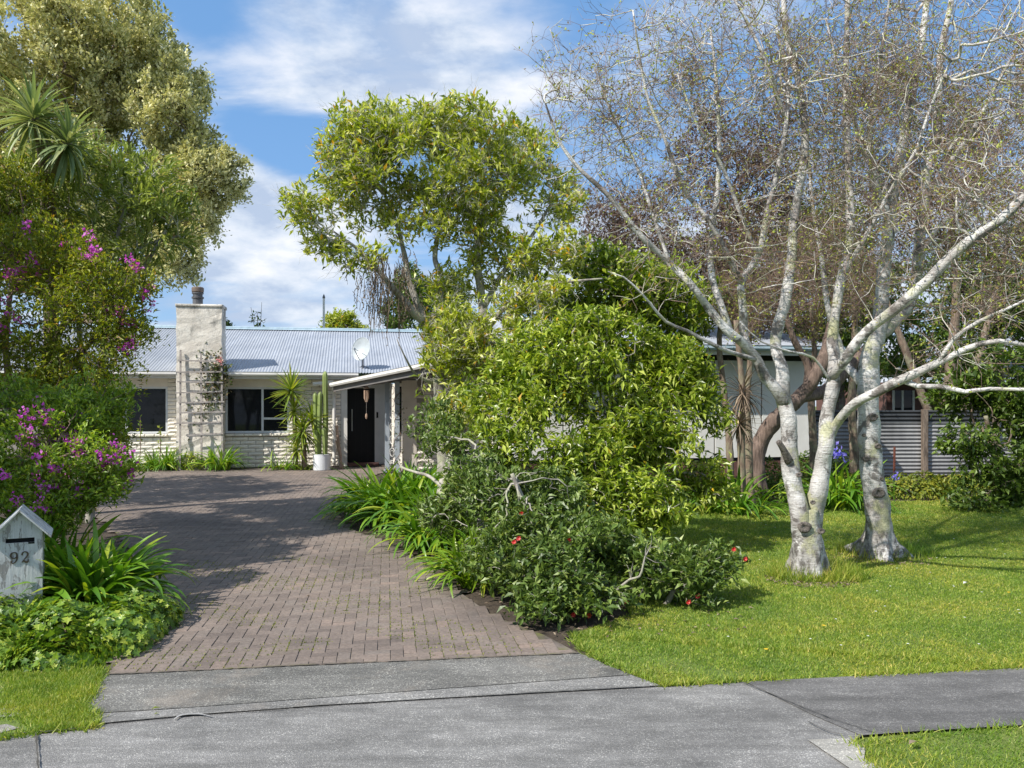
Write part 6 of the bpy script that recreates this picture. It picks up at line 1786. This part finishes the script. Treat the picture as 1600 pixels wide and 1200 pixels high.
# climbing rose on the trellis
root = thing('climbing_rose', 'thorny climbing rose twining over the trellis on the chimney', 'climber', g0(290, 20.7))
vp = [[(283, 716, 5), (290, 700, 4.5), (300, 675, 4), (312, 650, 3.4), (318, 620, 2.8), (325, 600, 2.2), (335, 580, 1.6), (345, 568, 1)],
      [(288, 700, 3.5), (310, 655, 3), (335, 625, 2.2), (343, 600, 1.6), (350, 570, 1)], [(316, 640, 2.4), (312, 600, 2), (316, 570, 1.5), (322, 550, 1)], [(318, 615, 2), (300, 590, 1.3), (290, 570, 1)], [(300, 675, 2), (292, 650, 1.5), (305, 632, 1)]]
nodes = []
mb = MB()
for l in vp:
    p = [I(a, c_, 21.15 - .05 * rng.random()) for a, c_, r in l]; r = [x * 21 / F * .42 for _, _, x in l]
    a_, _ = trunk_tube(mb, p, r, 6, .08, .1); nodes.append(a_)
mb.obj('stem', M['brownbark'], root, smooth=True)
nodes = np.vstack(nodes)
w_ = np.array([2.5 if 318 < (800 + F * q[0] / q[1]) < 348 and q[2] > 1.7 else .5 for q in nodes]); k = rng.choice(len(nodes), 1300, p=w_ / w_.sum())
mb = MB(); q = nodes[k] + rng.normal(size=(1300, 3)) * [.12, .07, .12]
scatter(mb, T_LEAF, q, rnd(1300), rnd(1300) + [0, -.5, .5], .095, .06); mb.obj('crown', M['f_rose'], root, kind='stuff')
mb = MB(); k = rng.choice(len(nodes), 60); scatter(mb, T_TWIG, nodes[k], rnd(60), rnd(60), .3, .006); mb.obj('twigs', M['twig_brown'], root)
mb = MB(); flowerhead(mb, I(342, 563, 21), .09, 20); mb.obj('flower', leafmat('pink_petal', [(0, (.7, .3, .3)), (1, (.85, .5, .5))], .5, .3, (1, .7, .7), .1), root)
# vine twisted on the porch posts
root = thing('porch_vine', 'dry brown vine twisted round the right porch post', 'climber', g0(621, 19.95))
t_ = np.linspace(0, 1, 60)
mb = MB()
for ph in (0,):
    c_ = g0(621, 19.98); mb.tube(np.c_[c_[0] + .07 * np.cos(t_ * 26 + ph), c_[1] + .07 * np.sin(t_ * 26 + ph), t_ * 2.05], .008, 5)
mb.obj('stem', M['twig_brown'], root)
k = 140; q = np.c_[g0(622, 19.9)[0] + rng.normal(size=k) * .09, 19.9 + rng.normal(size=k) * .06, rng.random(k) * 2.0]
mb = MB(); scatter(mb, T_LEAF, q, rnd(k), rnd(k), .05, .03); mb.obj('leaves', M['f_rose'], root, kind='stuff')

# --- ground covers and mounds
def mound(name, label, cat, lobes, n, T, Ln, Wr, m, kind='stuff', up=.4, stem=False, group=None):
    lo = np.array([l[:6] for l in lobes]); wt = lo[:, 3] * lo[:, 5] + lo[:, 4] * lo[:, 3]
    k = rng.choice(len(lobes), n, p=wt / wt.sum())
    d = rnd(n); d[:, 2] = np.where(rng.random(n) < .85, np.abs(d[:, 2]), d[:, 2])
    dep = 1 - .35 * rng.random(n) ** 2
    p = lo[k, :3] + d * lo[k, 3:6] * dep[:, None]
    p += norm(d) * (vnoise(p, 5, 2) * .05)[:, None]
    p = p[p[:, 2] > 0]; d = d[:len(p)] if False else norm(p - lo[k[:len(p)], :3] if False else rnd(len(p)) * .5 + [0, -.35, .7])
    c0_ = lo[:, :3][None] - p[:, None]
    j = np.argmin((c0_ ** 2).sum(-1), 1); nrm_ = norm(p - lo[j, :3]) + rnd(len(p)) * .45 + [0, 0, .3]
    dd = rnd(len(p)) * .9 + np.array([0, 0, -.25]) + nrm_ * .15
    ln = Ln * (.6 + .8 * rng.random(len(p)))
    mb = MB(); scatter(mb, T, p, dd - norm(nrm_) * (dd * norm(nrm_)).sum(1, keepdims=True) * .7, nrm_, ln, ln * Wr)
    if cat:
        root = thing(name, label, cat, (lo[0, 0], lo[0, 1], 0), group)
        mb.obj('foliage', M[m], root, kind='stuff')
        mb = MB()
        for l in lo:
            e = np.array([l[0], l[1], max(.02, l[2] + l[5] * .5)])
            mb.tube(smooth_path([(l[0], l[1], -.02), (l[0] + .03, l[1], e[2] * .5), e], [.02, .014, .008], .1)[0], .012, 6)
        mb.obj('stem', M['brownbark'], root)
        return root
    return mb.obj(name, M[m], kind='stuff')
ivy = mound('ivy', 'bright green ivy mound spilling under the letterbox to the verge', 'ivy',
      [(-3.55, 5.75, .05, .55, .45, .26), (-3.05, 5.65, .03, .48, .38, .27), (-2.72, 5.72, .0, .30, .42, .24), (-3.9, 5.5, .05, .5, .4, .24), (-2.75, 6.15, .0, .3, .4, .26), (-3.4, 5.35, .0, .7, .25, .12), (-2.9, 5.3, 0, .35, .2, .1), (-4.4, 5.8, .1, .6, .6, .3)], 14000, T_IVY, .042, 1.0, 'f_ivy')
mound('groundcover', 'yellow green ground cover before the corrugated fence', 'ground cover',
      [(7.2, 14.9, 0, .8, .5, .42), (8.4, 15.2, 0, .9, .5, .38), (6.3, 15.4, 0, .6, .5, .36), (9.4, 14.9, 0, .8, .5, .5), (10.3, 14.5, 0, .8, .6, .55)], 11000, T_LEAF, .07, .55, 'f_yel')
mound('low_bed_plants', 'dark low plants under the twisted tree before the pale wall', 'ground cover',
      [(4.9, 14.6, 0, .8, .5, .45), (3.6, 14.0, 0, .8, .5, .4), (2.4, 13.2, 0, .8, .5, .5), (6.1, 16.3, 0, .9, .6, .8), (1.3, 12.5, 0, .8, .6, .6), (0.3, 12.2, 0, .8, .6, .7), (4.6, 15.3, .0, .5, .4, .7), (-.4, 13.6, 0, .8, .7, .75), (.6, 14, 0, .8, .6, .8), (-1.2, 15, 0, .6, .6, .6)], 19000, T_LEAF, .085, .4, 'f_dark')
mound('bed_weeds', 'low weeds at the foot of the white brick wall', 'ground cover',
      [(g0(205, 20.6)[0], 20.6, 0, .5, .2, .22), (g0(455, 21)[0], 21, 0, .5, .15, .16), (g0(480, 21)[0], 21, 0, .4, .15, .14), (g0(300, 20.9)[0], 20.9, 0, .35, .12, .5)], 1800, T_LEAF, .07, .4, 'f_bush')
# long grass round the near birch
for nm, c_, n, R in (('long_grass', P(1374, 866), 900, .50), ('long_grass', P(1265, 900), 3400, .40),):
    a = rng.uniform(0, 6.28, n); r = R * np.sqrt(rng.random(n)) + .09
    p = np.c_[c_[0] + r * np.cos(a) + .05, c_[1] + r * np.sin(a) * .7 - .02, np.zeros(n)]
    d = rnd(n) * .6; d[:, 2] = 1
    mb = MB(); scatter(mb, T_BLADE, p, d, rnd(n), .19 * (.4 + rng.random(n)) * (1 - .4 * (r / R) ** 2), .007); mb.obj(nm, M['blade'], kind='stuff')
# litter of dead leaves under the shrubs
n = 900
q = np.c_[rng.uniform(-1.8, 2.0, n), rng.uniform(5.9, 12, n)]
q = q[(~in_poly(q[:, 0], q[:, 1], drive)) | (rng.random(len(q)) < .03)]
mb = MB(); scatter(mb, T_LEAF, np.c_[q, np.full(len(q), .012)], rnd(len(q)) * [1, 1, .2], rnd(len(q)) * .3 + [0, 0, 1], .045, .02); mb.obj('leaf_litter', M['deadleaf'], kind='stuff')

# right edge shrub
b = g0(1560, 13.8)
tree('dark_shrub', 'dark green layered shrub at the right edge before the iron fence', 'shrub', b,
     stem_set([[(1560, 787, 13.8, 7), (1555, 720, 13.8, 5), (1540, 650, 13.7, 3)], [(1570, 787, 13.8, 6), (1610, 700, 13.8, 4), (1620, 620, 13.8, 3)]]),
     [lobe(1560, 640, 13.8, 70, 60, .7), lobe(1510, 680, 13.6, 45, 40, .5), lobe(1620, 600, 13.8, 90, 90, .8), lobe(1570, 740, 13.5, 80, 50, .6), lobe(1520, 610, 14, 40, 30, .4, .6), lobe(1680, 720, 13.8, 90, 90, .8), lobe(1520, 790, 12.9, 50, 20, .4, .6), lobe(1500, 620, 14.4, 50, 40, .5, .8), lobe(1560, 560, 14.2, 70, 40, .6, .8)],
     1300, dict(k=13, L=.115, W=.5, spread=.2, m='f_dark', a=.8, b=.8, up=.1, maxcnt=2), bark='brownbark', tip=.004, clump=.05, cs=2, shell=.4, seed=51, flare=0)

# clover patches and worn straw in the lawn
n = 9000
q = np.c_[rng.uniform(.8, 8, n), rng.uniform(5, 13, n)]
q = q[in_poly(q[:, 0], q[:, 1], lawn) & (vnoise(np.c_[q, np.zeros(n)], 1.7, 6) > .30)]
mb = MB(); scatter(mb, T_SMALL, np.c_[q, np.full(len(q), .012) + .012 * rng.random(len(q))], rnd(len(q)) * [1, 1, .25], rnd(len(q)) * .3 + [0, 0, 1], .015, .014)
mb.obj('clover', M['f_ivy'], kind='stuff')
for cx_, cy_, r_ in ((*P(1262, 905)[:2], .42), (*P(1372, 870)[:2], .55)):
    n = 500; a = rng.uniform(0, 6.28, n); r = r_ * np.sqrt(rng.random(n))
    mb = MB(); scatter(mb, T_LEAF, np.c_[cx_ + r * np.cos(a), cy_ + r * np.sin(a), np.full(n, .014)], rnd(n) * [1, 1, .2], rnd(n) * .3 + [0, 0, 1], .035, .014)
    mb.obj('bark_litter', M['deadleaf'], kind='stuff')
